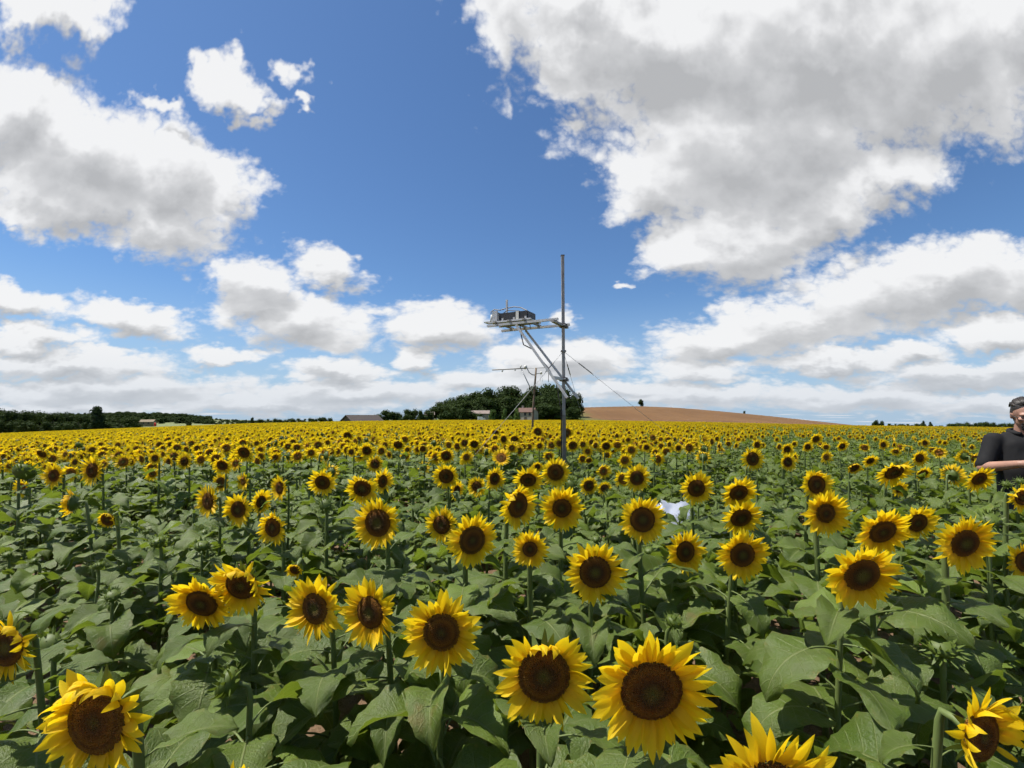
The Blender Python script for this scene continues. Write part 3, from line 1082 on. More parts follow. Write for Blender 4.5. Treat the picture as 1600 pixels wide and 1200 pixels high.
# ------------------------------------------------------------------ the sunflowers one can pick out
# (u, v, width, height in pixels of the photograph, yaw, tilt, style, disc ratio, label)
HEADS = [
    (150, 1128, 160, 176, -10, 8, 'flop', .55, 'large sunflower with ragged petals flopping over its disc, bottom left corner'),
    (850, 1056, 152, 152, -4, 6, 'heart', .53, 'big sunflower with a heart-shaped brown disc, left of the front pair'),
    (1018, 1080, 192, 172, 6, 12, 'open', .50, 'largest full sunflower, right of the one with the heart-shaped disc'),
    (690, 988, 122, 122, 0, 8, 'open', .47, 'round sunflower with green-eyed disc, left of and above the heart-shaped one'),
    (578, 957, 86, 106, 28, 8, 'open', .47, 'sunflower turned slightly right, second of the pair left of the round one'),
    (492, 951, 86, 104, -26, 6, 'open', .46, 'sunflower with oval disc, first of the pair left of the round one'),
    (315, 943, 98, 76, -6, -30, 'open', .50, 'nodding sunflower overlapped by a drooping one at the left'),
    (377, 915, 98, 84, 10, -26, 'flop', .50, 'drooping sunflower with petals folded over its disc, overlapping its nodding neighbour'),
    (10, 1012, 100, 108, 8, 2, 'flop', .52, 'sunflower cut by the left picture edge, beside a green bud'),
    (1535, 1150, 105, 150, 30, 0, 'torn', .50, 'tattered sunflower with few curled petals, bottom right corner'),
    (1206, 1244, 215, 215, 4, 16, 'open', .47, 'sunflower at the bottom edge showing only its upper petals, right half'),
    (376, 1275, 160, 160, 0, 12, 'open', .47, 'sunflower below the bottom edge showing a few petal tips, left half'),
    (930, 894, 96, 94, 6, 4, 'open', .52, 'sunflower with wide dark disc standing above the front pair'),
    (1347, 899, 112, 96, 10, -8, 'open', .50, 'broad sunflower with a tilted oval disc, alone above dark leaves at right'),
    (1160, 867, 82, 78, -6, 8, 'open', .48, 'sunflower right of the slim one, over drooping leaves'),
    (1071, 862, 62, 70, 20, 6, 'open', .47, 'slim sunflower left of the one over drooping leaves'),
    (828, 858, 58, 58, 4, 8, 'open', .42, 'small young sunflower with green centre on a straight stalk'),
    (738, 844, 78, 84, 14, -4, 'open', .52, 'sunflower with orange-ringed disc overlapping a smaller one behind it'),
    (690, 820, 54, 58, -8, 4, 'open', .50, 'smaller sunflower partly hidden behind the orange-ringed one'),
    (590, 817, 74, 80, 12, 2, 'open', .54, 'large-disced sunflower standing alone left of centre'),
    (1508, 849, 94, 86, -4, -6, 'open', .48, 'big sunflower with wide petals below the standing person'),
    (1379, 831, 92, 74, 2, -22, 'open', .46, 'sunflower with an oval nodding disc in front of a half-hidden one'),
    (1434, 817, 62, 56, 12, -8, 'open', .50, 'half-hidden sunflower behind the oval nodding one'),
    (1290, 802, 74, 72, -2, 8, 'open', .42, 'sunflower with greenish eye below a pointed one at right'),
    (1158, 809, 66, 54, 8, -24, 'open', .50, 'lower sunflower of the touching pair right of the white sheet'),
    (1004, 812, 76, 76, 12, 2, 'open', .52, 'sunflower just in front of the white plastic sheet'),
    (878, 794, 70, 68, 2, 6, 'open', .44, 'round sunflower below the mast, right of its tilted neighbour'),
    (809, 789, 58, 74, 24, -6, 'flop', .54, 'tilted sunflower with folded petals, left of the round one below the mast'),
    (1276, 757, 54, 56, 16, -10, 'heart', .52, 'pointed sunflower with a teardrop disc at right'),
    (1154, 770, 60, 50, 0, -20, 'open', .48, 'upper sunflower of the touching pair right of the white sheet'),
    (1088, 763, 56, 54, 0, 4, 'open', .50, 'sunflower above the right end of the white sheet'),
    (995, 747, 45, 46, -2, 4, 'open', .50, 'sunflower above the left end of the white sheet'),
    (868, 738, 48, 48, 10, 4, 'open', .55, 'sunflower right below the foot of the tall mast'),
    (825, 750, 52, 42, 0, -16, 'open', .50, 'sunflower wedged behind the tilted one and left of the mast foot'),
    (773, 748, 34, 40, 20, 2, 'open', .48, 'small oval sunflower left of the wedged cluster below the mast'),
    (697, 744, 44, 42, -4, 4, 'open', .54, 'dark-disced sunflower above a narrow side-turned one'),
    (745, 760, 32, 34, -10, 2, 'open', .48, 'small sunflower between the narrow one and the oval one'),
    (714, 766, 22, 34, 48, 2, 'open', .46, 'narrow sunflower turned to the side below the dark-disced one'),
    (697, 712, 29, 27, -4, 0, 'heart', .56, 'little dark sunflower above the dark-disced one'),
    (566, 763, 54, 50, -8, -8, 'heart', .52, 'broad sunflower overlapping a narrow sideways one at centre left'),
    (504, 754, 48, 44, 0, 6, 'open', .50, 'sunflower with even petals left of the broad one'),
    (598, 752, 27, 44, 50, 0, 'open', .46, 'narrow sideways sunflower right of the broad one'),
    (586, 725, 29, 30, 6, 2, 'open', .50, 'small sunflower above the narrow sideways one'),
    (573, 704, 28, 26, 0, 4, 'open', .52, 'small round sunflower right of a tiny yellow one'),
    (549, 706, 16, 17, 0, 4, 'open', .50, 'tiny yellow sunflower left of a small round one'),
    (543, 681, 22, 20, 0, 0, 'open', .58, 'tall sunflower rising above the yellow band left of centre'),
    (437, 762, 27, 43, -48, 0, 'open', .46, 'narrow sunflower facing left in the left-hand cluster'),
    (325, 783, 36, 54, 42, 0, 'open', .50, 'leftmost sunflower of the left-hand cluster, turned right'),
    (372, 796, 48, 54, 24, 0, 'open', .48, 'middle sunflower of the left-hand cluster'),
    (426, 824, 46, 58, 30, -10, 'flop', .52, 'lowest sunflower of the left-hand cluster with a drooping top'),
    (408, 784, 17, 42, 74, 0, 'open', .46, 'sunflower seen edge-on inside the left-hand cluster'),
    (345, 754, 28, 32, 20, 0, 'open', .52, 'sunflower peeping out above the left-hand cluster'),
    (347, 727, 33, 30, 0, -6, 'flop', .52, 'scruffy sunflower above the left-hand cluster'),
    (381, 707, 33, 30, 0, 2, 'open', .56, 'dark-centred sunflower highest over the left-hand cluster'),
    (622, 695, 25, 22, 0, -4, 'heart', .56, 'small dark sunflower on a tall stalk in the yellow band'),
    (144, 735, 38, 48, 12, 0, 'open', .50, 'tallest sunflower of the far left trio'),
    (84, 743, 38, 42, 10, 4, 'open', .46, 'sunflower at the left of the far left trio'),
    (117, 722, 17, 18, 0, 2, 'open', .50, 'tiny sunflower tucked between two large ones at far left'),
    (65, 709, 26, 22, 18, -6, 'flop', .56, 'sunflower with a broken dark disc at far left'),
    (203, 721, 22, 21, 0, 2, 'open', .50, 'first small sunflower right of the far left trio'),
    (242, 716, 22, 22, 12, 4, 'open', .48, 'first of three neighbouring small sunflowers at left'),
    (263, 722, 17, 25, 40, 2, 'open', .46, 'middle narrow one of three neighbouring small sunflowers at left'),
    (288, 721, 26, 28, 0, 4, 'open', .50, 'last of three neighbouring small sunflowers at left'),
    (113, 786, 20, 52, -76, 0, 'half', .48, 'sunflower seen edge-on facing left among green leaves at far left'),
    (168, 812, 38, 34, -20, 0, 'half', .56, 'half-opened sunflower with short curled petals at far left'),
    (461, 890, 34, 28, -14, 6, 'half', .50, 'half-opened sunflower right of the drooping pair'),
    (1397, 738, 58, 42, -6, -14, 'heart', .50, 'sunflower with two merged-looking heads at right'),
    (1437, 716, 29, 28, 0, 2, 'open', .48, 'small round sunflower above the merged-looking pair'),
    (1442, 740, 28, 22, 10, -20, 'open', .52, 'sunflower right of the merged-looking pair, nodding'),
    (1405, 764, 28, 27, 14, 0, 'open', .44, 'small sunflower hanging below the merged-looking pair'),
    (1530, 748, 48, 40, 0, -8, 'open', .48, 'sunflower just below the left elbow of the person'),
    (1176, 717, 37, 40, 6, 0, 'open', .54, 'tall sunflower above the right end of the touching pair'),
    (1231, 722, 27, 30, 14, -4, 'open', .52, 'sunflower right of the tall one near the mid rows'),
    (1334, 731, 32, 24, 0, -16, 'half', .52, 'shaggy sunflower left of the merged-looking pair'),
    (1360, 720, 26, 20, 6, 0, 'open', .46, 'small sunflower just above the shaggy one'),
    (1593, 726, 40, 36, -20, 0, 'open', .52, 'sunflower in front of the person at the right picture edge'),
    (1596, 778, 44, 48, -30, 0, 'flop', .48, 'ragged sunflower at the right picture edge under the person'),
    (1600, 878, 60, 66, -20, 0, 'open', .48, 'sunflower cut by the right picture edge lower down'),
    (1507, 713, 24, 20, 176, 4, 'open', .50, 'sunflower seen from behind, left of the person'),
    (1488, 742, 24, 38, 110, 4, 'open', .46, 'sunflower turned away beside a thick bare stalk at right'),
    (1380, 695, 18, 18, 0, 2, 'open', .48, 'small sunflower above the merged-looking pair among green rows'),
    (1316, 697, 20, 18, 0, 2, 'open', .50, 'small sunflower in the green rows, third from the person'),
    (1445, 692, 17, 18, 0, 0, 'open', .46, 'small sunflower in the green rows, second from the person'),
    (1262, 698, 20, 19, 0, 2, 'open', .48, 'lower one of two stacked small sunflowers in the right rows'),
    (1275, 686, 22, 20, 0, 2, 'open', .50, 'upper one of two stacked small sunflowers in the right rows'),
    (1230, 702, 23, 22, 0, 2, 'open', .48, 'small sunflower above the one beside the tall right one'),
    (1183, 695, 18, 20, 8, 2, 'open', .50, 'small sunflower straight above the tall right one'),
    (920, 759, 30, 32, 0, 0, 'open', .54, 'sunflower with a leaf across its face, right of the mast foot'),
    (945, 763, 24, 24, 20, -8, 'open', .54, 'sunflower half behind the leaf-crossed one'),
    (920, 719, 17, 15, 0, 0, 'half', .56, 'tiny ragged sunflower right of the mast pole'),
    (895, 696, 23, 22, 0, 0, 'open', .58, 'sunflower close to the right of the mast pole'),
    (947, 697, 22, 20, 0, 0, 'open', .58, 'sunflower a little farther right of the mast pole'),
    (840, 675, 22, 23, 0, 2, 'open', .56, 'sunflower rising just right of the wooden post'),
    (886, 676, 22, 24, 6, 0, 'open', .56, 'sunflower rising just behind the mast pole'),
    (804, 687, 21, 20, 0, -4, 'open', .58, 'right one of the twin sunflowers left of the wooden post'),
    (787, 686, 17, 20, 10, 0, 'open', .54, 'left one of the twin sunflowers left of the wooden post'),
    (774, 676, 18, 15, 0, -4, 'heart', .58, 'sunflower just above the twin ones'),
    (741, 694, 23, 20, 0, -4, 'open', .56, 'right one of a dark pair left of the twins'),
    (726, 692, 19, 20, 8, 0, 'open', .54, 'left one of a dark pair left of the twins'),
    (783, 715, 32, 22, 4, 24, 'open', .50, 'sunflower tipped up towards the sky above the wedged cluster'),
    (840, 729, 20, 18, 0, 4, 'open', .46, 'small sunflower between the tipped-up one and the mast'),
    (661, 701, 19, 18, 0, 0, 'half', .54, 'small ragged sunflower on a tall stalk left of the dark pair'),
    (1103, 712, 18, 17, 0, 0, 'half', .5, 'small half-open sunflower left of the tall right one'),
    (1060, 700, 16, 16, 0, 2, 'open', .5, 'small sunflower in the rows right of the mast'),
    (1010, 699, 17, 17, 0, 2, 'open', .5, 'small sunflower midway between the mast and the tall right one'),
]
# closed green buds: (u, v, diameter, yaw, tilt, label)
BUDS = [
    (352, 1066, 62, -70, 25, 'big green sunflower bud on a hairy crooked stalk, facing left'),
    (75, 1005, 44, 20, 45, 'green sunflower bud right of the flower at the left edge'),
    (1472, 1010, 52, -40, 60, 'spiky green sunflower bud above large leaves at right'),
    (1566, 1022, 36, -20, 70, 'smaller spiky green bud right of the large spiky one'),
    (40, 735, 44, 160, 50, 'dark green sunflower bud on a thick stalk at the far left'),
    (508, 788, 28, 10, 30, 'round green sunflower bud below the even-petalled flower'),
    (246, 846, 30, -30, 70, 'left one of two low green buds at left'),
    (315, 852, 30, 20, 70, 'right one of two low green buds at left'),
    (1084, 812, 18, 0, 40, 'small green bud between the sheet and the slim sunflower'),
    (893, 757, 24, 0, 20, 'dark green bud below the mast foot sunflower'),
    (1548, 812, 36, -30, 50, 'green sunflower bud above the big flower below the person'),
    (955, 774, 22, 20, 30, 'dark green bud left of the white sheet'),
    (519, 716, 14, 150, 30, 'dark bud on a tall stalk left of the tiny yellow flower'),
    (124, 695, 15, 150, 40, 'dark bud standing above the far left trio'),
    (1190, 745, 22, 30, 50, 'green bud left of the pointed teardrop flower'),
]

# smaller heads standing nearer than their size would say
SMALL = {16: .145, 44: .14, 57: .14, 60: .17, 64: .155, 69: .165, 75: .155, 100: .16, 104: .14, 76: .165, 89: .13, 101: .16, 103: .15}
taken = []        # feet of the plants: (x, y)


def clamp_head(u, v, D, lo=0.95, hi=1.24, real=0.225):
    d = px_dir(u, v)
    Y = F_PX * real / D
    for _ in range(6):
        g = ground_z(d.x * Y, Y)
        h = CAM_Z + d.z * Y - g
        t = min(max(h, lo), hi)
        if abs(t - h) < 1e-3 or abs(d.z) < 1e-3:
            break
        Y = max(0.55, (t + g - CAM_Z) / d.z)
    return Vector((d.x * Y, Y, CAM_Z + d.z * Y)), Y


def facing(yaw, tilt):
    return Vector((math.sin(R(yaw)) * math.cos(R(tilt)), -math.cos(R(yaw)) * math.cos(R(tilt)), math.sin(R(tilt))))


for i, (u, v, w, h, yaw, tilt, style, ratio, label) in enumerate(HEADS):
    D = max(w, h)
    hd, Y = clamp_head(u, v, D, real=SMALL.get(i, 0.225))
    rr = 0.50 * D * Y / F_PX
    dd = px_dir(u, v)
    if abs(yaw) < 65:
        # turn each head so that it shows the width and height it has in the photograph
        yaw = R(yaw)
        tilt = R(tilt)
        A_, B_ = dd.x, dd.z
        sols = [s_ * math.acos(min(1.0, w / D / math.hypot(1, A_))) - math.atan(A_) for s_ in (-1, 1)]
        yaw = math.degrees(min(sols, key=lambda q: abs(q - 0.4 * yaw)))
        sols = [s_ * math.acos(min(1.0, h / D / math.hypot(1, B_))) - math.atan(B_) for s_ in (-1, 1)]
        tilt = math.degrees(min(sols, key=lambda q: abs(q - tilt)))
        yaw, tilt = max(-60, min(60, yaw)), max(-40, min(32, tilt))
    n = facing(yaw, tilt)
    rg = random.Random(900 + i)
    foot = Vector((hd.x - n.x * 0.13 + rg.uniform(-.05, .05), hd.y - n.y * 0.13 + rg.uniform(-.03, .06), 0))
    foot.z = ground_z(foot.x, foot.y)
    taken.append((foot.x, foot.y))
    build_sunflower(foot, hd, n, rr, ratio, style, Y < 2.4, 500 + i, label, 'open sunflowers in the near rows',
                    leaves=18 if Y < 4 else 14, size=0.148 * rg.uniform(0.9, 1.12), leaf_top=0.93 if tilt > -5 else 0.89)
for i, (u, v, D, yaw, tilt, label) in enumerate(BUDS):
    hd, Y = clamp_head(u, v, D, 0.7, 1.24, 0.115)
    n = facing(yaw, tilt)
    foot = Vector((hd.x - n.x * 0.05, hd.y - n.y * 0.05 + 0.02, 0))
    foot.z = ground_z(foot.x, foot.y)
    taken.append((foot.x, foot.y))
    build_sunflower(foot, hd, n, 0.42 * D * Y / F_PX, 0.5, 'bud', False, 700 + i, label, 'sunflower plants in bud in the near rows', leaves=15, size=0.155, leaf_top=0.93)

# taller leafy plants that hide the person's legs and most of the white sheet
TALL = [(1560, 3.45, 1.20, 'tall leafy plant in front of the forearm of the person'), (1582, 3.3, 1.24, 'tall leafy plant in front of the middle of the person'), (1604, 3.5, 1.22, 'tall leafy plant at the right edge before the person'),
        (1540, 3.7, 1.10, 'leafy plant just left of the waist of the person'), (1022, 4.3, .90, 'leafy plant in front of the left end of the white sheet'), (1088, 4.25, .88, 'leafy plant in front of the middle of the white sheet'),
        (1136, 4.4, .90, 'leafy plant in front of the right end of the white sheet'), (975, 4.4, .95, 'leafy plant just left of the white sheet'), (1058, 4.05, .80, 'low leafy plant before the white sheet')]
for i, (u, Y, H, lab) in enumerate(TALL):
    x = px_dir(u, 650).x * Y
    z = ground_z(x, Y)
    taken.append((x, Y))
    build_sunflower(Vector((x, Y, z)), Vector((x + .01, Y - .02, z + H)), Vector((.2, -.5, 1)), .036, .5, 'bud', False, 1500 + i, lab, 'sunflower plants in bud in the near rows', leaves=19, size=.165, leaf_top=.97)

# leafy plants still in small bud that fill the rows between them
N_NAMED = 169
rg = random.Random(77)
SHEET = (px_dir(1056, 788), 4.9)            # keeps a clear patch for the white sheet


def free(x, y, dist, pts):
    return all((x - a) ** 2 + (y - b) ** 2 > dist * dist for a, b in pts)


def in_sheet(x, y):
    sx, sy = SHEET[0].x * SHEET[1], SHEET[1]
    return abs(x - sx) < 0.40 and abs(y - sy) < 0.28


used_labels = {}
ALIAS = {0: 'the ragged corner flower', 1: 'the heart-disced flower', 2: 'the largest flower', 3: 'the round green-eyed flower', 4: 'the right-turned flower', 5: 'the oval-disced flower',
         6: 'the nodding flower', 7: 'the drooping flower', 8: 'the flower at the left edge', 9: 'the tattered flower', 10: 'the flower at the bottom edge', 11: 'the petal tips at the bottom edge',
         12: 'the wide dark-disced flower', 13: 'the broad tilted flower', 14: 'the flower over drooping leaves', 15: 'the slim flower', 16: 'the small green-centred flower', 17: 'the orange-ringed flower',
         19: 'the lone flower', 20: 'the wide-petalled flower', 21: 'the oval nodding flower', 23: 'the greenish-eyed flower', 24: 'the touching pair', 25: 'the flower before the sheet',
         26: 'the round flower below the mast', 27: 'the tilted folded flower', 28: 'the teardrop flower', 30: 'the flower above the sheet', 32: 'the flower at the mast foot', 35: 'the dark-disced flower',
         39: 'the broad centre-left flower', 40: 'the even-petalled flower', 47: 'the left-hand cluster', 49: 'the drooping cluster flower', 53: 'the dark flower over the cluster', 55: 'the tall far left flower', 58: 'the broken dark flower',
         62: 'the three small neighbours', 63: 'the edge-on far left flower', 64: 'the half-opened far left flower', 65: 'the half-opened flower', 66: 'the merged-looking heads', 70: 'the flower below the elbow', 71: 'the tall right flower',
         73: 'the shaggy flower', 76: 'the ragged right edge flower', 77: 'the lower right edge flower', 79: 'the turned-away flower', 88: 'the leaf-crossed flower', 90: 'the tiny ragged flower'}


def plant_label(x, y):
    i = min(ALIAS, key=lambda q: (taken[q][0] - x) ** 2 + (taken[q][1] - y) ** 2)
    dx, dy = x - taken[i][0], y - taken[i][1]
    if abs(dx) > abs(dy):
        rel = 'left of' if dx < 0 else 'right of'
    else:
        rel = 'behind' if dy > 0 else 'in front of'
    d = math.hypot(dx, dy)
    how = 'close' if d < 0.42 else ('a step' if d < 0.8 else 'well')
    return 'leafy plant in bud %s %s %s' % (how, rel, ALIAS[i])


fill = 0
tries = 0
while fill < N_NAMED and tries < 60000:
    tries += 1
    y = 0.72 + 6.6 * rg.random() ** 0.75
    x = rg.uniform(-1.22, 1.22) * (y + 0.15)
    if in_sheet(x, y) or not free(x, y, 0.30 + 0.012 * y, taken):
        continue
    if abs(x - 4.36) < 0.42 and abs(y - 4.0) < 0.45:
        continue
    taken.append((x, y))
    z = ground_z(x, y)
    far = min(1.0, max(0.0, (y - 1.2) / 4.0))
    H = rg.uniform(0.66, 0.80) + 0.12 * far * rg.random()
    n = Vector((rg.uniform(-.6, .6), rg.uniform(-.9, .3), 1.0))
    po = build_sunflower(Vector((x, y, z)), Vector((x + rg.uniform(-.03, .03), y + rg.uniform(-.03, .03), z + H)), n, rg.uniform(0.026, 0.042), 0.5, 'bud', False, 2000 + fill,
                    plant_label(x, y), 'leafy sunflower plants between the open flowers', leaves=17, size=0.152 * rg.uniform(0.85, 1.2), leaf_top=0.96)
    used_labels.setdefault(po['label'], []).append((math.hypot(x, y), po.name, po))
    fill += 1
WORDS = ['nearest', 'second nearest', 'third nearest', 'fourth nearest', 'fifth nearest', 'sixth nearest', 'seventh nearest', 'eighth nearest', 'ninth nearest', 'tenth nearest',
         'eleventh nearest', 'twelfth nearest', 'thirteenth nearest', 'fourteenth nearest', 'fifteenth nearest', 'sixteenth nearest', 'seventeenth nearest', 'eighteenth nearest', 'nineteenth nearest', 'twentieth nearest', 'farthest']
for lab, lst in used_labels.items():
    if len(lst) > 1:
        for q, (_, _, po) in enumerate(sorted(lst, key=lambda s_: s_[:2])):
            po['label'] = lab + ', ' + WORDS[min(q, 20)]


# ------------------------------------------------------------------ the rest of the field: far too many to count
def whole_plant(seed, lod, kind):
    """a plant of height 1 m as one mesh; faces -Y"""
    rg = random.Random(seed)
    g = Geo()
    tilt = rg.uniform(-18, 10)
    yaw = rg.uniform(-22, 22)
    if kind == 'back':
        yaw = rg.uniform(120, 240)
    n = facing(yaw, tilt) if kind != 'bud' else Vector((rg.uniform(-.5, .5), rg.uniform(-.7, .3), 1)).normalized()
    rad, ratio = rg.uniform(0.098, 0.125), rg.uniform(0.42, 0.52)
    if lod == 2:
        rad, ratio = rg.uniform(0.115, 0.14), rg.uniform(0.29, 0.37)
    elif lod == 1:
        rad, ratio = rg.uniform(0.105, 0.13), rg.uniform(0.37, 0.46)
    head = Vector((-n.x * -0.10, n.y * 0.10, 1.0)) if kind != 'bud' else Vector((0, 0, rg.uniform(0.8, 0.97)))
    pts = stem_points(Vector((0, 0, 0)), head - n * (0.02 if kind == 'bud' else 0.6 * rad * ratio), n, 0.035)
    if lod == 2:
        pts = [pts[0], pts[3], pts[6], pts[9]]
        sp = pts + [pts[-1]] * 4
    g.tube(pts, 0.012, 3 if lod else 5, 2, cap=False)
    lib = LEAF_MID if lod < 2 else LEAF_LOW
    full = stem_points(Vector((0, 0, 0)), head, n, 0.03)
    for p, e, s in leaf_frames(full, head.z, rg, (12, 11, 7)[lod], 0.165 if lod < 2 else 0.20, 0.92):
        p2 = p if lod < 2 else p + Vector((math.cos(e.z), math.sin(e.z), 0.4)) * s * 0.45
        g.merge(rg.choice(lib), Matrix.Translation(p2) @ e.to_matrix().to_4x4() @ Matrix.Scale(s, 4), None)
    # leaf meshes use slot 0 for the blade and 1 for the stalk
    g.m = [2 if m_ == 1 else m_ for m_ in g.m]
    F = Matrix.Translation(head) @ face_matrix(n).to_4x4()
    if kind == 'bud':
        b = bud_geo(seed, 24 if lod < 2 else 10)
        g.merge(b, F @ Matrix.Scale(rg.uniform(0.03, 0.05), 4), 4)
    else:
        F = F @ Matrix.Scale(rad, 4)
        if lod < 2:
            g.merge(receptacle_geo(ratio, seed, 12, 9), F, 4)
            g.merge(petals_geo(ratio, rg.choice(['open', 'open', 'open', 'heart', 'flop']), seed, 30 if lod == 0 else 22, PETAL_MID if lod == 0 else PETAL_MID, PETAL_MFLOP), F, 1)
            g.merge(DISC_MID if lod == 0 else disc_geo(0, 3, 12), F @ Matrix.Diagonal((ratio, ratio, ratio, 1)), 3)
        else:
            g.lathe([(0.1 * ratio, -0.6 * ratio), (ratio, -0.05)], 7, F, 4)
            g.merge(petals_geo(ratio, 'open', seed, 18, PETAL_LOW, PETAL_LOW), F, 1)
            g.merge(DISC_LOW, F @ Matrix.Diagonal((ratio, ratio, ratio, 1)), 3)
    return g.mesh('plant', [M['leaf'], M['petal'], M['stem'], M['disc'], M['bract']])


def make_library(name, lod, kinds, seed):
    c = bpy.data.collections.new(name)
    for i, kind in enumerate(kinds):
        o = bpy.data.objects.new('%s_%02d' % (name, i), whole_plant(seed + i, lod, kind))
        c.objects.link(o)
    return c


def scatter(name, points, rots, scales, idx, coll, label, cat):
    me = bpy.data.meshes.new(name)
    me.from_pydata([tuple(p) for p in points], [], [])
    a = me.attributes.new('rot', 'FLOAT_VECTOR', 'POINT')
    a.data.foreach_set('vector', np.asarray(rots, dtype=np.float32).ravel())
    a = me.attributes.new('scl', 'FLOAT', 'POINT')
    a.data.foreach_set('value', np.asarray(scales, dtype=np.float32))
    a = me.attributes.new('idx', 'INT', 'POINT')
    a.data.foreach_set('value', np.asarray(idx, dtype=np.int32))
    o = bpy.data.objects.new(name, me)
    link(o)
    tag(o, label, cat, None, 'stuff')
    gt = bpy.data.node_groups.new(name, 'GeometryNodeTree')
    gt.interface.new_socket('Geometry', in_out='INPUT', socket_type='NodeSocketGeometry')
    gt.interface.new_socket('Geometry', in_out='OUTPUT', socket_type='NodeSocketGeometry')
    N_ = gt.nodes
    gi, go = N_.new('NodeGroupInput'), N_.new('NodeGroupOutput')
    ci = N_.new('GeometryNodeCollectionInfo')
    ci.inputs['Collection'].default_value = coll
    ci.inputs['Separate Children'].default_value = True
    ci.inputs['Reset Children'].default_value = True

    def named(att, dt):
        nd = N_.new('GeometryNodeInputNamedAttribute')
        nd.data_type = dt
        nd.inputs['Name'].default_value = att
        return nd.outputs['Attribute']
    ip = N_.new('GeometryNodeInstanceOnPoints')
    ip.inputs['Pick Instance'].default_value = True
    L = gt.links.new
    L(gi.outputs[0], ip.inputs['Points'])
    L(ci.outputs[0], ip.inputs['Instance'])
    L(named('idx', 'INT'), ip.inputs['Instance Index'])
    e2r = N_.new('FunctionNodeEulerToRotation')
    L(named('rot', 'FLOAT_VECTOR'), e2r.inputs[0])
    L(e2r.outputs[0], ip.inputs['Rotation'])
    L(named('scl', 'FLOAT'), ip.inputs['Scale'])
    L(ip.outputs[0], go.inputs[0])
    md = o.modifiers.new('scatter', 'NODES')
    md.node_group = gt
    return o


def build_field():
    rg = np.random.default_rng(11)
    kinds_mid = ['open'] * 9 + ['back'] + ['bud'] * 6
    kinds_far = ['open'] * 7 + ['bud'] * 3
    lib0 = make_library('mid_plants', 0, kinds_mid, 4000)
    lib1 = make_library('back_plants', 1, kinds_mid, 4100)
    lib2 = make_library('far_plants', 2, kinds_far, 4200)
    cell = {}
    for x, y in taken:
        cell.setdefault((int(x // 0.5), int(y // 0.5)), []).append((x, y))

    def near_named(x, y, d):
        cx, cy_ = int(x // 0.5), int(y // 0.5)
        for a in (-1, 0, 1):
            for b in (-1, 0, 1):
                for p, q in cell.get((cx + a, cy_ + b), ()):
                    if (p - x) ** 2 + (q - y) ** 2 < d * d:
                        return True
        return False

    bands = [('sunflowers_middle', lib0, 4.6, 15.0, 0.40, kinds_mid), ('sunflowers_back', lib1, 15.0, 38.0, 0.38, kinds_mid), ('sunflowers_far', lib2, 38.0, FIELD_END, 0.42, kinds_far)]
    labels = ['sunflowers crowding the middle of the field behind the near rows', 'sunflowers of the back rows merging into a yellow band', 'far sunflowers forming the yellow strip under the horizon']
    for (name, lib, y0, y1, step, kinds), lab in zip(bands, labels):
        no = kinds.count('open') + kinds.count('back')
        P, Ro, S, I = [], [], [], []
        yy = y0
        while yy < y1:
            wid = 1.32 * yy + 1.0
            xs = np.arange(-wid, wid, step)
            xs = xs + rg.uniform(-0.42, 0.42, len(xs)) * step
            ys = yy + rg.uniform(-0.45, 0.45, len(xs)) * step
            for x, y in zip(xs, ys):
                if y < 8.5 and (near_named(x, y, 0.27 if y < 6.5 else 0.2) or in_sheet(x, y)):
                    continue
                if y < 7.4 and rg.random() < 0.25:
                    continue
                if (x - 4.42) ** 2 + (y - 4.0) ** 2 < 1.0:
                    continue
                r = x / y
                # open flowers are rarer close by and on the right of the field
                d = math.hypot(x, y)
                p_open = 0.18 + 0.79 * min(1, max(0, (d - 5.5) / 4.5))
                if r > 0.15:
                    q = min(1, (r - 0.15) / 0.42)
                    p_open *= 1 - 0.88 * q * min(1.0, 16.0 / d + 0.62)
                z = ground_z(x, y)
                op = rg.random() < p_open
                I.append(int(rg.integers(0, no)) if op else no + int(rg.integers(0, len(kinds) - no)))
                sc = rg.normal(1.07, 0.055) if op else rg.uniform(0.80, 1.0)
                if y < 6.0:
                    sc = min(sc, 1.0)
                S.append(float(np.clip(sc, 0.72, 1.2)))
                P.append((x, y, z - 0.01))
                Ro.append((rg.normal(0, 0.05), rg.normal(0, 0.05), rg.normal(0.06, 0.30) if op else rg.uniform(0, 6.28)))
            yy += step
        scatter(name, P, Ro, S, I, lib, lab, 'sunflowers')
        print(name, len(P))


build_field()

# ------------------------------------------------------------------ trees
def foliage_material(name, dark, light):
    m, k = material(name)
    tc = k.node('ShaderNodeTexCoord').outputs['Object']
    rnd = k.node('ShaderNodeObjectInfo').outputs['Random']
    n = k.noise(tc, 9.0, 4, 0.65)
    c = k.mix(k.smooth(n, 0.3, 0.7), dark, light)
    c = k.mix(k.math('MULTIPLY', rnd, 0.35), c, (light[0] * 1.25, light[1] * 1.05, light[2] * 0.9))
    finish(k, leafy(k, c, 0.18, k.mix(0.5, c, (0.08, 0.13, 0.015)), 0.8, None, 0.1))
    return m


M['oak'] = foliage_material('oak_leaves', (0.014, 0.028, 0.007), (0.030, 0.050, 0.012))
M['pale'] = foliage_material('pale_leaves', (0.040, 0.075, 0.018), (0.075, 0.125, 0.030))
M['pine'] = foliage_material('pine_needles', (0.014, 0.030, 0.014), (0.030, 0.050, 0.020))
M['bark'] = simple('bark', (0.09, 0.065, 0.045), 0.9, 0, 0.35, 3.0)


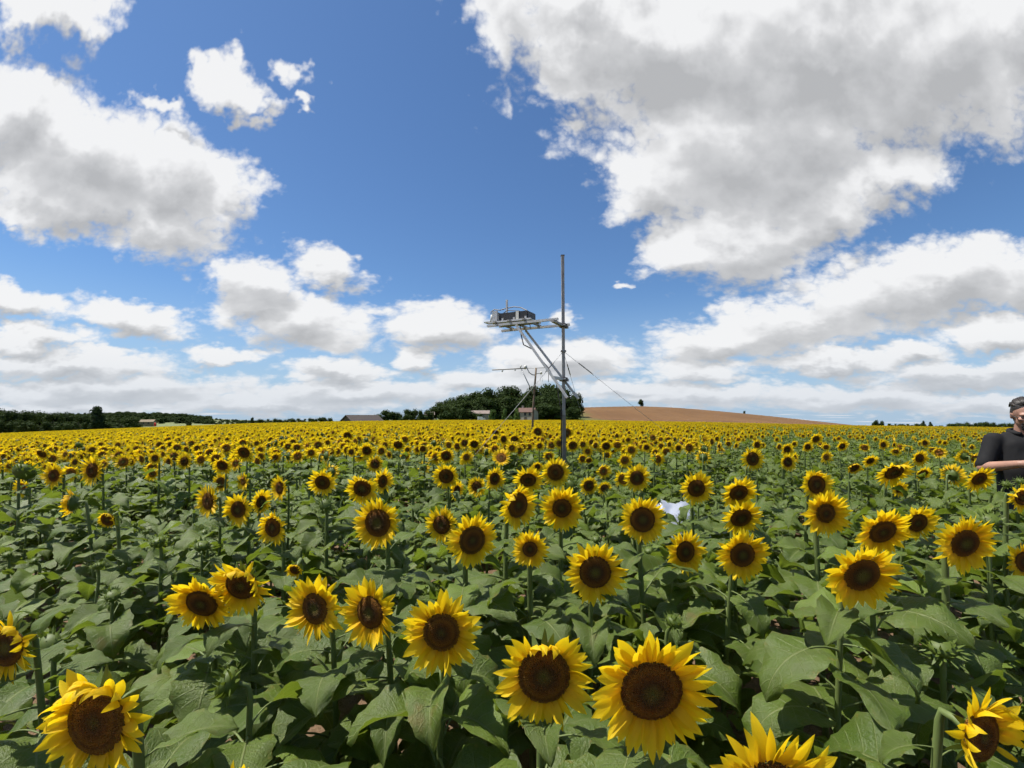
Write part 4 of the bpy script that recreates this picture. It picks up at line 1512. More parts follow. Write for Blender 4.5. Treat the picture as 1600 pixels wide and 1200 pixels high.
def crown_geo(seed, shape, leaves):
    """crown of unit height standing on z = 0.12: clumps of small leaf faces on uneven lobes round darker cores"""
    rg = random.Random(seed)
    g = Geo()
    lobes = []
    if shape == 'round':
        for i in range(15):
            a = rg.uniform(0, 6.28)
            q = rg.random() ** 0.6
            lobes.append((Vector((math.cos(a) * 0.34 * q, math.sin(a) * 0.34 * q, rg.uniform(0.28, 0.80) - 0.12 * q)), rg.uniform(0.13, 0.23)))
    elif shape == 'column':
        for i in range(15):
            t = i / 14
            a = rg.uniform(0, 6.28)
            w = 0.13 * math.sin(math.pi * (0.18 + 0.78 * t)) + 0.02
            lobes.append((Vector((math.cos(a) * w * 0.5, math.sin(a) * w * 0.5, 0.14 + 0.74 * t)), rg.uniform(0.09, 0.14)))
    elif shape == 'cone':
        for i in range(14):
            t = i / 13
            a = rg.uniform(0, 6.28)
            w = 0.22 * (1 - t) + 0.02
            lobes.append((Vector((math.cos(a) * w * 0.6, math.sin(a) * w * 0.6, 0.16 + 0.74 * t)), 0.07 + 0.10 * (1 - t)))
    else:                                     # low bush
        for i in range(14):
            a = rg.uniform(0, 6.28)
            q = rg.random() ** 0.5
            lobes.append((Vector((math.cos(a) * 0.55 * q, math.sin(a) * 0.45 * q, rg.uniform(0.18, 0.68) - 0.1 * q)), rg.uniform(0.16, 0.28)))
    for c, r in lobes:
        bm = bmesh.new()
        bmesh.ops.create_icosphere(bm, subdivisions=1, radius=r * 0.80)
        g.add([v.co * rg.uniform(0.85, 1.05) + c for v in bm.verts], [tuple(v.index for v in f.verts) for f in bm.faces])
        bm.free()
    tot = sum(r * r for _, r in lobes)
    for c, r in lobes:
        for i in range(int(leaves * r * r / tot)):
            d = Vector((rg.gauss(0, 1), rg.gauss(0, 1), rg.gauss(0.25, 1))).normalized()
            p = c + d * r * rg.uniform(0.82, 1.16)
            s = rg.uniform(0.014, 0.034)
            n = (d + Vector((rg.uniform(-1, 1), rg.uniform(-1, 1), rg.uniform(-1, 1))) * 0.8).normalized()
            t = n.cross(Vector((rg.uniform(-1, 1), rg.uniform(-1, 1), rg.uniform(-1, 1)))).normalized()
            b = n.cross(t)
            g.add([p + t * s, p + b * s * 0.8, p - t * s * rg.uniform(0.7, 1.2), p - b * s * 0.7], [(0, 1, 2, 3)])
    return g


def trunk_geo(seed):
    rg = random.Random(seed)
    g = Geo()
    pts = [(0, 0, -0.02), (0.005, 0.0, 0.12), (rg.uniform(-.02, .02), rg.uniform(-.02, .02), 0.32), (rg.uniform(-.03, .03), 0, 0.62)]
    g.tube(pts, [0.034, 0.025, 0.018, 0.006], 7)
    for i in range(5):
        a = i * 2.4 + rg.uniform(-.3, .3)
        z = 0.22 + 0.07 * i
        g.tube([(0, 0, z), (math.cos(a) * 0.10, math.sin(a) * 0.10, z + 0.10), (math.cos(a) * 0.22, math.sin(a) * 0.22, z + 0.20)], [0.012, 0.008, 0.003], 5)
    return g


CROWNS = {}
for sh, mt, nvar, cnt in (('round', 'oak', 4, 2600), ('bush', 'oak', 3, 1800), ('column', 'pine', 1, 2200), ('cone', 'pine', 2, 1700)):
    CROWNS[sh] = [crown_geo(31 * i + len(sh), sh, cnt).mesh('crown', [M[mt]], smooth=False) for i in range(nvar)]
CROWNS['pale'] = [crown_geo(700 + i, 'round', 1800).mesh('crown', [M['pale']], smooth=False) for i in range(2)]
TRUNKS = [trunk_geo(i).mesh('trunk', [M['bark']]) for i in range(3)]
tree_rg = random.Random(5)
ORD = ['first', 'second', 'third', 'fourth', 'fifth', 'sixth', 'seventh', 'eighth', 'ninth', 'tenth', 'eleventh', 'twelfth', 'thirteenth', 'fourteenth', 'fifteenth']


def nth(lst, i, key=lambda q: q[0]):
    return ORD[sorted(range(len(lst)), key=lambda q: key(lst[q])).index(i)]





def tree(name, u, top_v, Y, width, kind, label, group=None, cat='tree'):
    """tree whose top shows at (u, top_v) when it stands Y metres ahead; width in pixels of the photograph"""
    x = px_dir(u, 650).x * Y
    gz = ground_z(x, Y) if name != 'hill_tree' else HILL_AT(u, Y)
    top = CAM_Z + (650 - top_v) / F_PX * Y
    H = max(top - gz, 1.5)
    W = width / F_PX * Y / (0.95 if kind in ('round', 'pale') else (1.35 if kind == 'bush' else (0.36 if kind == 'column' else 0.55)))
    root = empty(name if name != 'hill_tree' else 'lone_tree', (x, Y, gz - 0.1), label, cat, group)
    c = bpy.data.objects.new('crown', tree_rg.choice(CROWNS[kind]))
    link(c, root)
    c.scale = (W, W, H / 0.93)
    c.rotation_euler.z = tree_rg.uniform(0, 6.28)
    t = bpy.data.objects.new('trunk', tree_rg.choice(TRUNKS))
    link(t, root)
    t.scale = (W * 0.9, W * 0.9, H)
    return root


def HILL_AT(u, Y):
    uu = [560, 660, 740, 800, 860, 905, 960, 1000, 1050, 1100, 1150, 1200, 1265, 1330, 1400]
    vv_ = [662, 657, 648, 642, 638.5, 637, 635.6, 635, 636.8, 640.5, 645, 650, 657, 664, 669]
    return CAM_Z + (650 - float(np.interp(u, uu, vv_))) / F_PX * 350.0 - 0.2


# the copse behind the house: (u, top, width, distance)
COPSE = [(703, 625, 36, 236), (722, 616, 34, 240), (742, 612, 36, 244), (762, 609, 36, 246), (782, 607, 36, 246), (800, 601, 38, 248), (820, 600, 38, 250), (842, 599, 38, 248),
         (862, 601, 38, 246), (880, 607, 36, 240), (893, 613, 26, 236), (692, 634, 30, 228), (712, 630, 34, 224), (735, 624, 34, 230), (758, 621, 34, 234), (778, 620, 32, 236),
         (800, 618, 34, 238), (846, 618, 36, 226), (866, 620, 38, 222), (886, 624, 30, 220), (852, 630, 34, 216), (874, 634, 34, 214), (894, 636, 22, 214), (836, 614, 30, 234)]
for i, (u, v, w, d) in enumerate(COPSE):
    back = i < 11
    row = COPSE[:11] if back else COPSE[11:]
    which = nth(row, i if back else i - 11)
    lab = ('dark tree on the skyline of the copse, %s from the left' if back else 'dark tree within the front of the copse, %s from the left') % which
    tree('broadleaf_tree', u, v, d, w * 1.45, 'round', lab, 'trees of the copse')
for i, (u, v, w, d, kind) in enumerate([(702, 638, 26, 204, 'bush'), (726, 633, 32, 206, 'bush'), (691, 643, 20, 200, 'bush'), (744, 640, 18, 205, 'bush')]):
    tree('broadleaf_tree', u, v, d, w, kind, 'low rounded tree at the left foot of the copse, ' + ['second from its end', 'widest of them', 'outermost of them', 'nearest the white van'][i], 'low trees at the foot of the copse')
for u, v, w, lab in ((769, 639, 12, 'small bright green tree right of the white van'), (788, 637, 10, 'small bright green tree between the van and the pale house'), (807, 637, 12, 'bright green tree against the wall of the pale house'), (797, 648, 12, 'low bright green shrub before the pale house')):
    tree('garden_tree', u, v, 196, w, 'pale', lab, 'bright green trees before the house')
for i, (u, v, w) in enumerate([(584, 645, 18), (603, 641, 30), (620, 641, 28), (636, 640, 28), (653, 635.5, 34), (668, 641, 24)]):
    tree('hedge_tree', u, v, 190 + 3 * (i % 3), w, 'round' if i % 2 else 'bush', ['small bush in front of the long barn roof', 'first hedge tree right of the barn', 'second hedge tree right of the barn',
         'third hedge tree right of the barn', 'tallest hedge tree between the barn and the copse', 'last hedge tree before the copse'][i], 'hedge between barn and copse')
tree('hill_tree', 1002, 623.5, 352, 10, 'round', 'lone round tree on the crest of the brown hill')
tree('hill_tree', 858 + 305, 641.0, 352, 4, 'round', 'tiny dark bush on the slope of the brown hill')
# left edge wood
lw = [(-60, 637), (-30, 640), (-5, 641), (18, 641), (40, 642), (62, 644), (84, 645), (104, 647), (124, 648), (178, 650), (196, 651), (208, 655)]
for i, (u, v) in enumerate(lw):
    tree('broadleaf_tree', u, v - 1.5, 215 + 9 * (i % 3), 32, 'round', 'tall dark tree of the left edge wood, %s along the skyline' % ORD[i], 'trees of the left wood')
for i, (u, v) in enumerate([(-40, 650), (-8, 650), (14, 651), (38, 652), (60, 653), (82, 654), (104, 655), (126, 655), (172, 656), (192, 658)]):
    tree('broadleaf_tree', u, v, 196 + 5 * (i % 3), 30, 'bush', 'low front tree of the left edge wood, %s from its left end' % ORD[i], 'low trees of the left wood')
tree('poplar_tree', 152, 636.5, 200, 19, 'column', 'tall narrow dark tree rising out of the left wood')
tree('small_tree', 296, 654, 330, 9, 'round', 'small dark tree beside the distant brown field at left')
tree('small_tree', 395, 652, 330, 7, 'round', 'small tree on the skyline left of the barn')
for i, (u, v, w) in enumerate([(408, 652.5, 16), (424, 652, 18), (440, 653, 18), (455, 651.5, 18), (472, 652, 18), (488, 651, 16), (503, 650, 16), (515, 651, 12)]):
    tree('far_tree', u, v, 420, w, 'bush', 'low tree of the far hedge left of the barn, %s from the left' % ORD[i], 'far skyline hedge')
# right far trees
for i, (u, v, w, kd, lab) in enumerate([(1366, 654.5, 10, 'round', 'dark round tree of the small group left of the far right wood'), (1376, 656, 10, 'round', 'round tree beside the leftmost of the far right group'),
        (1394, 660, 14, 'bush', 'low bush on the skyline after the small round trees'), (1408, 661, 16, 'bush', 'low dark bush before the far conifers'), (1424, 660, 18, 'bush', 'broad dark bush left of the far conifers'),
        (1442, 657.5, 9, 'cone', 'taller pointed conifer on the right skyline'), (1453, 659, 8, 'cone', 'smaller pointed conifer on the right skyline'), (1434, 661, 14, 'bush', 'low bush under the taller conifer'), (1466, 663, 12, 'bush', 'small bush right of the smaller conifer')]):
    tree('far_tree', u, v, 300, w, kd, lab, 'trees on the right skyline')
for i, (u, v, w) in enumerate([(1488, 660, 18), (1502, 658, 20), (1517, 657.5, 20), (1532, 657.5, 20), (1546, 657, 18), (1562, 658.5, 18), (1580, 659, 20), (1600, 659, 20), (1622, 660, 22)]):
    tree('far_tree', u, v, 290, w, 'bush', 'dark tree of the far wood beside the person, %s from the left' % ORD[i], 'wood on the right skyline')


def build_far_hills():
    """wooded ridge far behind the left edge of the field"""
    m = simple('hill_grass', (0.12, 0.14, 0.05), 0.95, 0, 0.3, 0.02)
    uu = [-500, -200, 0, 120, 170, 200, 250, 300, 350, 400, 470, 560, 700]
    vv_ = [650, 651, 653, 652, 650.5, 649.0, 650.5, 653.5, 657, 659.5, 660, 661, 663]
    us = np.linspace(-500, 700, 61)
    ds = np.linspace(420, 900, 25)
    g = Geo()
    vv = []
    for d in ds:
        for u in us:
            ridge = CAM_Z + (650 - float(np.interp(u, uu, vv_))) / F_PX * 640
            x = (u - 800) / F_PX * d
            gz = ground_z(x, d) - 0.5
            t = min(max((d - 430) / 210, 0), 1)
            t = t * t * (3 - 2 * t)
            vv.append((x, d, gz + (ridge - gz) * t))
    n = len(us)
    g.add(vv, [(j * n + i, j * n + i + 1, (j + 1) * n + i + 1, (j + 1) * n + i) for j in range(len(ds) - 1) for i in range(n - 1)])
    tag(g.obj('hills', m), kind='structure')
    rg = np.random.default_rng(3)
    coll = bpy.data.collections.new('wood_crowns')
    for i, me in enumerate(CROWNS['round'] + CROWNS['bush']):
        coll.objects.link(bpy.data.objects.new('wood_crown_%d' % i, me))
    P, Ro, S, I = [], [], [], []
    for _ in range(1500):
        u = rg.uniform(-400, 420)
        d = rg.uniform(520, 660)
        ridge = CAM_Z + (650 - float(np.interp(u, uu, vv_))) / F_PX * 640
        x = (u - 800) / F_PX * d
        gz = ground_z(x, d) - 0.5
        t = min(max((d - 430) / 210, 0), 1)
        t = t * t * (3 - 2 * t)
        P.append((x, d, gz + (ridge - gz) * t - 2.5))
        Ro.append((0, 0, rg.uniform(0, 6.28)))
        S.append(rg.uniform(6.0, 9.5) * (1.0 if u < 330 else 0.6))
        I.append(int(rg.integers(0, 7)))
    scatter('far_wood', P, Ro, S, I, coll, 'far wood covering the low hills behind the left field edge', 'wood')


build_far_hills()

# ------------------------------------------------------------------ buildings beyond the field
M['render'] = simple('old_render', (0.30, 0.265, 0.215), 0.9, 0, 0.14, 1.2)
M['tiles'] = simple('roof_tiles', (0.095, 0.050, 0.036), 0.85, 0, 0.35, 2.0)
M['darktiles'] = simple('barn_roof', (0.045, 0.034, 0.029), 0.85, 0, 0.35, 1.5)
M['boards'] = simple('barn_boards', (0.10, 0.075, 0.055), 0.9, 0, 0.3, 2.0)
M['shutter'] = simple('shutter', (0.07, 0.06, 0.055), 0.7, 0, 0.2, 4.0)
M['pane'] = simple('window_glass', (0.03, 0.035, 0.04), 0.12, 0, 0.1, 3.0)
M['white'] = simple('white_paint', (0.72, 0.73, 0.74), 0.35, 0, 0.06, 4.0)
M['sheetroof'] = simple('sheet_roof', (0.19, 0.145, 0.12), 0.7, 0, 0.25, 1.0)
M['stone'] = simple('stone', (0.19, 0.15, 0.095), 0.9, 0, 0.2, 1.5)


def gable_house(name, u, Y, w, d, eave, ridge, rz, wallm, roofm, label, openings=(), over=0.4, chimney=None, base_up=0.0):
    """house with its ridge along local X; openings: (face, x, z, w, h, kind)"""
    x = px_dir(u, 650).x * Y
    gz = ground_z(x, Y) + base_up
    root = empty(name, (x, Y, gz), label, 'house' if 'house' in name else 'barn')
    root.rotation_euler.z = rz
    g = Geo()
    vv = [(-w / 2, -d / 2, -1.5), (w / 2, -d / 2, -1.5), (w / 2, d / 2, -1.5), (-w / 2, d / 2, -1.5),
          (-w / 2, -d / 2, eave), (w / 2, -d / 2, eave), (w / 2, d / 2, eave), (-w / 2, d / 2, eave), (-w / 2, 0, ridge - 0.12), (w / 2, 0, ridge - 0.12)]
    g.add(vv, [(0, 1, 5, 4), (2, 3, 7, 6), (3, 0, 4, 8, 7), (1, 2, 6, 9, 5)])
    g.obj('wall', wallm, root, smooth=False)
    r = Geo()
    dx, th = w / 2 + over, 0.16
    k = (ridge - eave) / (d / 2)
    yo = d / 2 + over
    zo = eave - k * over
    for s in (-1, 1):
        vv = [(-dx, s * yo, zo), (dx, s * yo, zo), (dx, 0, ridge), (-dx, 0, ridge), (-dx, s * yo, zo + th), (dx, s * yo, zo + th), (dx, 0, ridge + th), (-dx, 0, ridge + th)]
        r.add(vv, [(0, 1, 2, 3), (4, 7, 6, 5), (0, 4, 5, 1), (1, 5, 6, 2), (3, 2, 6, 7), (0, 3, 7, 4)])
    ro = r.obj('roof', roofm, root, smooth=False)
    if chimney:
        c = Geo().box((chimney[0], chimney[1], ridge + 0.3), (0.7, 0.6, 1.5)).box((chimney[0], chimney[1], ridge + 1.1), (0.85, 0.75, 0.14))
        c.obj('chimney', wallm, ro, smooth=False)
    for (face, px_, pz, pw, phh, kind) in openings:
        if face == 'f':
            c, sz, ax = (px_, -d / 2, pz), (pw, 0.10, phh), 0
        else:
            c, sz, ax = ((-w / 2 if face == 'l' else w / 2), px_, pz), (0.10, pw, phh), 1
        fr = Geo()
        t = 0.12
        for sg in (-1, 1):
            off = (sg * (pw / 2 + t / 2), 0, 0) if ax == 0 else (0, sg * (pw / 2 + t / 2), 0)
            fr.box(Vector(c) + Vector(off), (t, 0.16, phh) if ax == 0 else (0.16, t, phh))
            fr.box(Vector(c) + Vector((0, 0, sg * (phh / 2 + t / 2))), (pw + 2 * t, 0.16, t) if ax == 0 else (0.16, pw + 2 * t, t))
        f = fr.obj('window' if kind == 'window' else 'door', M['shutter'], root, smooth=False)
        Geo().box(c, sz).obj('pane' if kind == 'window' else 'leaf_panel', M['pane'] if kind == 'window' else M['boards'], f, smooth=False)
    return root


gable_house('farm_house', 824, 206, 7.6, 6.0, 3.5, 5.2, R(-28), M['render'], M['tiles'], 'pale two-storey house with red tiled roof in front of the copse',
            [('f', -2.6, 2.6, .8, 1.1, 'window'), ('f', 0.4, 2.6, .8, 1.1, 'window'), ('f', 2.6, 2.6, .8, 1.1, 'window'), ('f', -2.6, 0.5, .8, 1.2, 'window'), ('f', 0.6, 0.2, 1.0, 2.0, 'door'),
             ('l', -1.2, 2.4, .9, 1.3, 'window'), ('l', -1.2, 0.2, 1.0, 1.6, 'window')], 0.35, (-2.5, 0.6), base_up=0.9)
gable_house('long_shed', 749, 212, 8.5, 6.0, 3.2, 4.4, R(0), M['render'], M['sheetroof'], 'low pale shed with a flat brown roof behind the white van', [('f', -2.4, 1.0, 1.6, 2.2, 'door'), ('f', 1.6, 1.6, 1.2, 1.0, 'window')], 0.6, base_up=0.6)
gable_house('field_shed', 671, 216, 4.0, 4.0, 2.9, 4.0, R(10), M['render'], M['sheetroof'], 'small shed roof half hidden between the hedge and the copse', [('f', 0, 1.2, .9, 1.6, 'door')], 0.4, base_up=0.6)
gable_house('old_barn', 566, 172, 11.5, 8.5, 0.9, 3.0, R(46), M['boards'], M['darktiles'], 'long low barn with a dark sagging roof at the far field edge', [('f', -3, 0.0, 1.6, 1.6, 'door'), ('f', 2.5, 0.2, 1.0, 0.8, 'window'), ('l', 0, 0.4, 1.6, 1.6, 'door')], 0.7, base_up=0.1)
gable_house('stone_house', 232, 330, 8.0, 5.5, 1.8, 3.2, R(14), M['stone'], M['stone'], 'distant sandy house below the wooded hill at left', [('f', -1.6, 0.9, .8, 1.0, 'window'), ('f', 1.4, 0.9, .8, 1.0, 'window')], 0.4, base_up=3.6)


def van(u, Y):
    x = px_dir(u, 650).x * Y
    gz = ground_z(x, Y) + 0.6
    root = empty('parked_van', (x, Y, gz), 'small white van parked between the shed and the bright green trees', 'van')
    root.rotation_euler.z = R(12)
    prof = [(-1.55, .35), (1.65, .35), (1.72, .9), (1.35, 1.12), (.75, 1.72), (-1.5, 1.78), (-1.6, 1.2)]
    g = Geo()
    n = len(prof)
    vv = [(a, -0.82, b) for a, b in prof] + [(a, 0.82, b) for a, b in prof]
    g.add(vv, [tuple(range(n)), tuple(range(n, 2 * n))[::-1]] + [(i, i + n, (i + 1) % n + n, (i + 1) % n) for i in range(n)])
    g.obj('body', M['white'], root, smooth=False)
    for s in (-1, 1):
        w = Geo().add([(.55, s * .835, 1.12), (1.2, s * .835, 1.12), (.75, s * .835, 1.6), (.5, s * .835, 1.62)], [(0, 1, 2, 3)])
        w.obj('side_window', M['pane'], root, smooth=False)
        for wx in (-1.0, 1.05):
            c = Geo().tube([(wx, s * .70, .32), (wx, s * .86, .32)], .32, 12)
            wo = c.obj('wheel', M['shutter'], root)
            Geo().tube([(wx, s * .85, .32), (wx, s * .875, .32)], .17, 10).obj('rim', M['white'], wo)
    Geo().add([(1.355, -.7, 1.14), (1.355, .7, 1.14), (.79, .66, 1.70), (.79, -.66, 1.70)], [(0, 1, 2, 3)]).obj('windscreen', M['pane'], root, smooth=False)


van(752, 203)

# ------------------------------------------------------------------ measuring masts
M['galv'] = simple('galvanised_steel', (0.46, 0.46, 0.45), 0.45, 0.35, 0.18, 5.0)
M['weathered'] = simple('weathered_steel', (0.33, 0.315, 0.29), 0.6, 0.15, 0.3, 6.0)
M['pole_low'] = simple('aged_steel', (0.175, 0.158, 0.138), 0.65, 0.1, 0.3, 6.0)
M['black'] = simple('black_case', (0.018, 0.018, 0.020), 0.45, 0, 0.2, 8.0)
M['cable'] = simple('grey_cable', (0.20, 0.20, 0.20), 0.6, 0, 0.2, 8.0)
M['wood'] = simple('weathered_post', (0.16, 0.115, 0.075), 0.9, 0, 0.35, 7.0)
M['plate'] = simple('cream_plastic', (0.55, 0.55, 0.50), 0.5, 0, 0.1, 6.0)
M['wire'] = simple('guy_wire', (0.36, 0.36, 0.35), 0.5, 0.4, 0.2, 6.0)


def main_mast():
    P0 = at(881, 650, 8.6)
    gz = ground_z(P0.x, P0.y)
    o = Vector((P0.x, P0.y, gz))
    root = empty('instrument_mast', o, 'tall grey steel mast with a braced side boom standing in the sunflowers', 'mast')
    E = CAM_Z - gz                              # eye height over the foot
    top = CAM_Z + (650 - 395) / F_PX * 8.6 - gz
    Geo().bar((0, 0, E - 0.55), (0, 0, top), 0.055).obj('upper_pole', M['weathered'], root, smooth=False)
    Geo().bar((0.002, 0.004, -0.3), (0.002, 0.004, E + 0.02), 0.064).obj('lower_pole', M['pole_low'], root, smooth=False)
    Geo().box((0, 0, top + 0.006), (0.070, 0.070, 0.012)).obj('pole_cap', M['shutter'], root, smooth=False)
    b = Vector((-0.887, 0.461, 0))
    c = Vector((0.461, 0.887, 0))
    up = Vector((0, 0, 1))
    zb = E + 1.70
    Geo().bar(c * -0.52 + up * (zb - .035), c * 0.20 + up * (zb - .035), 0.06, 0.045).obj('upper_bracket', M['weathered'], root, smooth=False)
    Geo().bar(c * -0.50 + up * (E + .67), c * 0.22 + up * (E + .67), 0.05, 0.05).obj('lower_bracket', M['galv'], root, smooth=False)
    for z in (zb - .035, E + .67):
        Geo().box(up * z, (0.12, 0.12, 0.07), math.atan2(c.y, c.x)).obj('clamp', M['shutter'], root, smooth=False)
    for off in (-0.45, 0.12):
        Geo().bar(c * off + b * -0.08 + up * zb, c * off + b * 1.36 + up * zb, 0.042).obj('boom_rail', M['galv'], root, smooth=False)
    for off, s in ((-0.485, .73), (0.085, .81)):
        Geo().bar(c * off + b * s + up * (zb - .04), c * off + b * -.255 + up * (E + .31), 0.038).obj('brace', M['galv'], root, smooth=False)
    for s in (.56, .86, 1.16):
        Geo().bar(c * -.55 + b * s + up * (zb + .045), c * .22 + b * s + up * (zb + .045), 0.045, 0.03).obj('cross_bar', M['weathered'], root, smooth=False)
    # tray of angle rails under the case
    for off in (-0.38, -0.16, 0.06):
        Geo().bar(c * off + b * .48 + up * (zb + .075), c * off + b * 1.38 + up * (zb + .075), 0.035, 0.03).obj('tray_rail', M['galv'], root, smooth=False)
    # cable down the brace
    pts = [c * -.2 + b * .80 + up * (zb + .06), c * -.25 + b * .74 + up * (zb - .20), c * -.40 + b * .62 + up * (zb - .40), c * -.46 + b * .42 + up * (zb - .50),
           c * -.46 + b * .12 + up * (E + .86), c * -.3 + b * .03 + up * (E + .62), b * .05 + up * (E + .1), b * .05 + up * 0.1]
    Geo().tube(pts, 0.011, 5).obj('cable', M['shutter'], root)
    # guy wires with turnbuckles
    hz = E + 1.19
    A = Vector((0, 0, hz))
    for (u, Y) in ((1181, 9.5), (653, 7.5), (938, 12.5)):
        q = at(u, 650, Y)
        q = Vector((q.x, q.y, ground_z(q.x, q.y))) - o
        Geo().tube([A, A.lerp(q, .35) - Vector((0, 0, .02)), q], 0.0036, 4).obj('guy_wire', M['wire'], root)
        Geo().tube([A.lerp(q, .07), A.lerp(q, .075), A.lerp(q, .135), A.lerp(q, .14)], [.004, .010, .010, .004], 6).obj('turnbuckle', M['weathered'], root)
    for z, cc in ((zb - .035, -1), (zb - .035, 1), (E + .67, -1), (E + .67, 1)):
        Geo().tube([c * (.075 * cc) + b * -.07 + up * z, c * (.075 * cc) + b * .07 + up * z], .010, 6).obj('bolt', M['galv'], root)
    Geo().box(A, (0.095, 0.095, 0.03)).obj('guy_ring', M['weathered'], root, smooth=False)
    # black instrument case strapped on the boom
    cs = c * -.17 + b * .93 + up * (zb + .095)
    inst = empty('instrument_case', o + cs, 'long black instrument case strapped on the mast boom', 'instrument')
    inst.rotation_euler.z = math.atan2(b.y, b.x)
    bm = bmesh.new()
    bmesh.ops.create_cube(bm, size=1.0)
    for v in bm.verts:
        v.co = Vector((v.co.x * .74, v.co.y * .36, v.co.z * .15 + .075))
    bmesh.ops.bevel(bm, geom=bm.edges[:], offset=.012, segments=2, affect='EDGES')
    me = bpy.data.meshes.new('case')
    bm.to_mesh(me)
    bm.free()
    me.materials.append(M['black'])
    link(bpy.data.objects.new('case', me), inst)
    for sx in (-.16, .26):
        Geo().box((sx, .187, .075), (.060, .010, .175)).box((sx, -.187, .075), (.060, .010, .175)).box((sx, 0, .157), (.060, .384, .010)).obj('strap', M['plate'], inst, smooth=False)
    Geo().box((.30, .212, .085), (.11, .03, .22)).obj('bracket_plate', M['galv'], inst, smooth=False)
    Geo().box((0, 0, -.012), (.84, .42, .020)).obj('tray', M['plate'], inst, smooth=False)
    for sx in (-.34, -.1, .14, .36):
        Geo().box((sx, .205, .01), (.035, .02, .06)).obj('tray_clip', M['galv'], inst, smooth=False)
    Geo().bar((.16, 0, .15), (.16, 0, .44), .032).obj('upright', M['galv'], inst, smooth=False)
    arch = [(.44, .1, .12), (.47, .08, .22), (.41, .05, .27), (.30, .02, .25), (.16, 0, .28), (0, 0, .29), (-.14, 0, .26), (-.27, .02, .19), (-.33, .05, .13)]
    Geo().tube(arch, .011, 6).obj('hose', M['cable'], inst)
    Geo().tube([(.20, .1, .155), (.08, .13, .20), (-.10, .12, .175), (-.30, .15, .10), (-.38, .12, -.06), (-.34, 0, -.16)], .008, 5).obj('signal_cable', M['shutter'], inst)
    Geo().tube([(.44, .1, .02), (.44, .1, .16)], [.028, .018], 8).obj('hose_end', M['plate'], inst)
    Geo().box((.50, .0, .03), (.24, .18, .018)).obj('sensor_plate', M['plate'], inst, smooth=False)


main_mast()


def second_mast():
    Y = 20.0
    f = at(830, 650, Y)
    gz = ground_z(f.x, Y)
    o = Vector((f.x, Y, gz))
    root = empty('weather_mast', o, 'thin wooden post with a weather sensor crossarm behind the steel mast', 'mast')
    k = Y / F_PX

    def p(u, v, dy=0.0):
        return Vector(((u - 830) * k, dy, CAM_Z + (650 - v) * k - gz))
    Geo().tube([(0, 0, -.3), p(833, 640), p(836, 600), p(838, 574.5)], [.052, .046, .042, .038], 8).obj('post', M['wood'], root)
    Geo().tube([p(769, 577.8), p(800, 576.3), p(824, 575)], .026, 6).obj('sensor_arm', M['weathered'], root)
    Geo().tube([p(824, 575), p(845, 574.6), p(859, 574.2)], .014, 5).obj('thin_arm', M['wire'], root)
    Geo().tube([p(815, 577), p(824, 596), p(833, 615)], .022, 6).obj('brace', M['galv'], root)
    Geo().tube([p(824, 576), p(827, 582), p(832, 585.5), p(837, 586)], .020, 6).obj('curved_pipe', M['weathered'], root)
    Geo().tube([p(857.6, 574), p(857.4, 597)], .013, 5).obj('dropper', M['shutter'], root)
    Geo().tube([p(838, 584), p(845, 583)], .014, 5).obj('side_arm', M['weathered'], root)
    for (u, v, w, h) in ((821, 573.5, 5.5, 7.0), (813.8, 572.5, 2.4, 5), (785, 579.5, 2.6, 4.2), (805, 578, 2.4, 3), (845.8, 582.4, 4.2, 5)):
        c = p(u, v)
        r, hh = w * k / 2, h * k / 2
        Geo().lathe([(.01, -hh), (r * .7, -hh * .8), (r, 0), (r * .8, hh * .7), (.01, hh)], 9, Matrix.Translation(c) @ Matrix.Rotation(.35, 4, 'Y')).obj('sensor', M['plate'], root)
    for (u, v) in ((845, 588), (848, 589)):
        Geo().tube([p(u - 1, v - 4), p(u, v + 8)], .006, 4).obj('sensor_wire', M['wire'], root)


second_mast()

# ------------------------------------------------------------------ marker flag and white sheet in the field
M['red'] = simple('red_cloth', (0.62, 0.035, 0.02), 0.7, 0, 0.12, 6.0)


def flag():
    Y = 62.0
    q = at(241, 650, Y)
    gz = ground_z(q.x, Y)
    root = empty('marker_flag', (q.x, Y, gz), 'small red marker flag on a stick at the far left field edge', 'flag')
    z = CAM_Z + (650 - 663.0) * Y / F_PX - gz
    Geo().tube([(0, 0, -.1), (0, 0, z + .28)], .014, 6).obj('stick', M['wood'], root)
    g = Geo()
    vv = []
    for i in range(7):
        for j in range(4):
            vv.append((.015 + i * .05, .03 * math.sin(i * 1.1), z + .24 - j * .14 - .012 * i))
    g.add(vv, [(i * 4 + j, i * 4 + j + 1, (i + 1) * 4 + j + 1, (i + 1) * 4 + j) for i in range(6) for j in range(3)])
    o = g.obj('cloth', M['red'], root)
    o.modifiers.new('thick', 'SOLIDIFY').thickness = .006


flag()


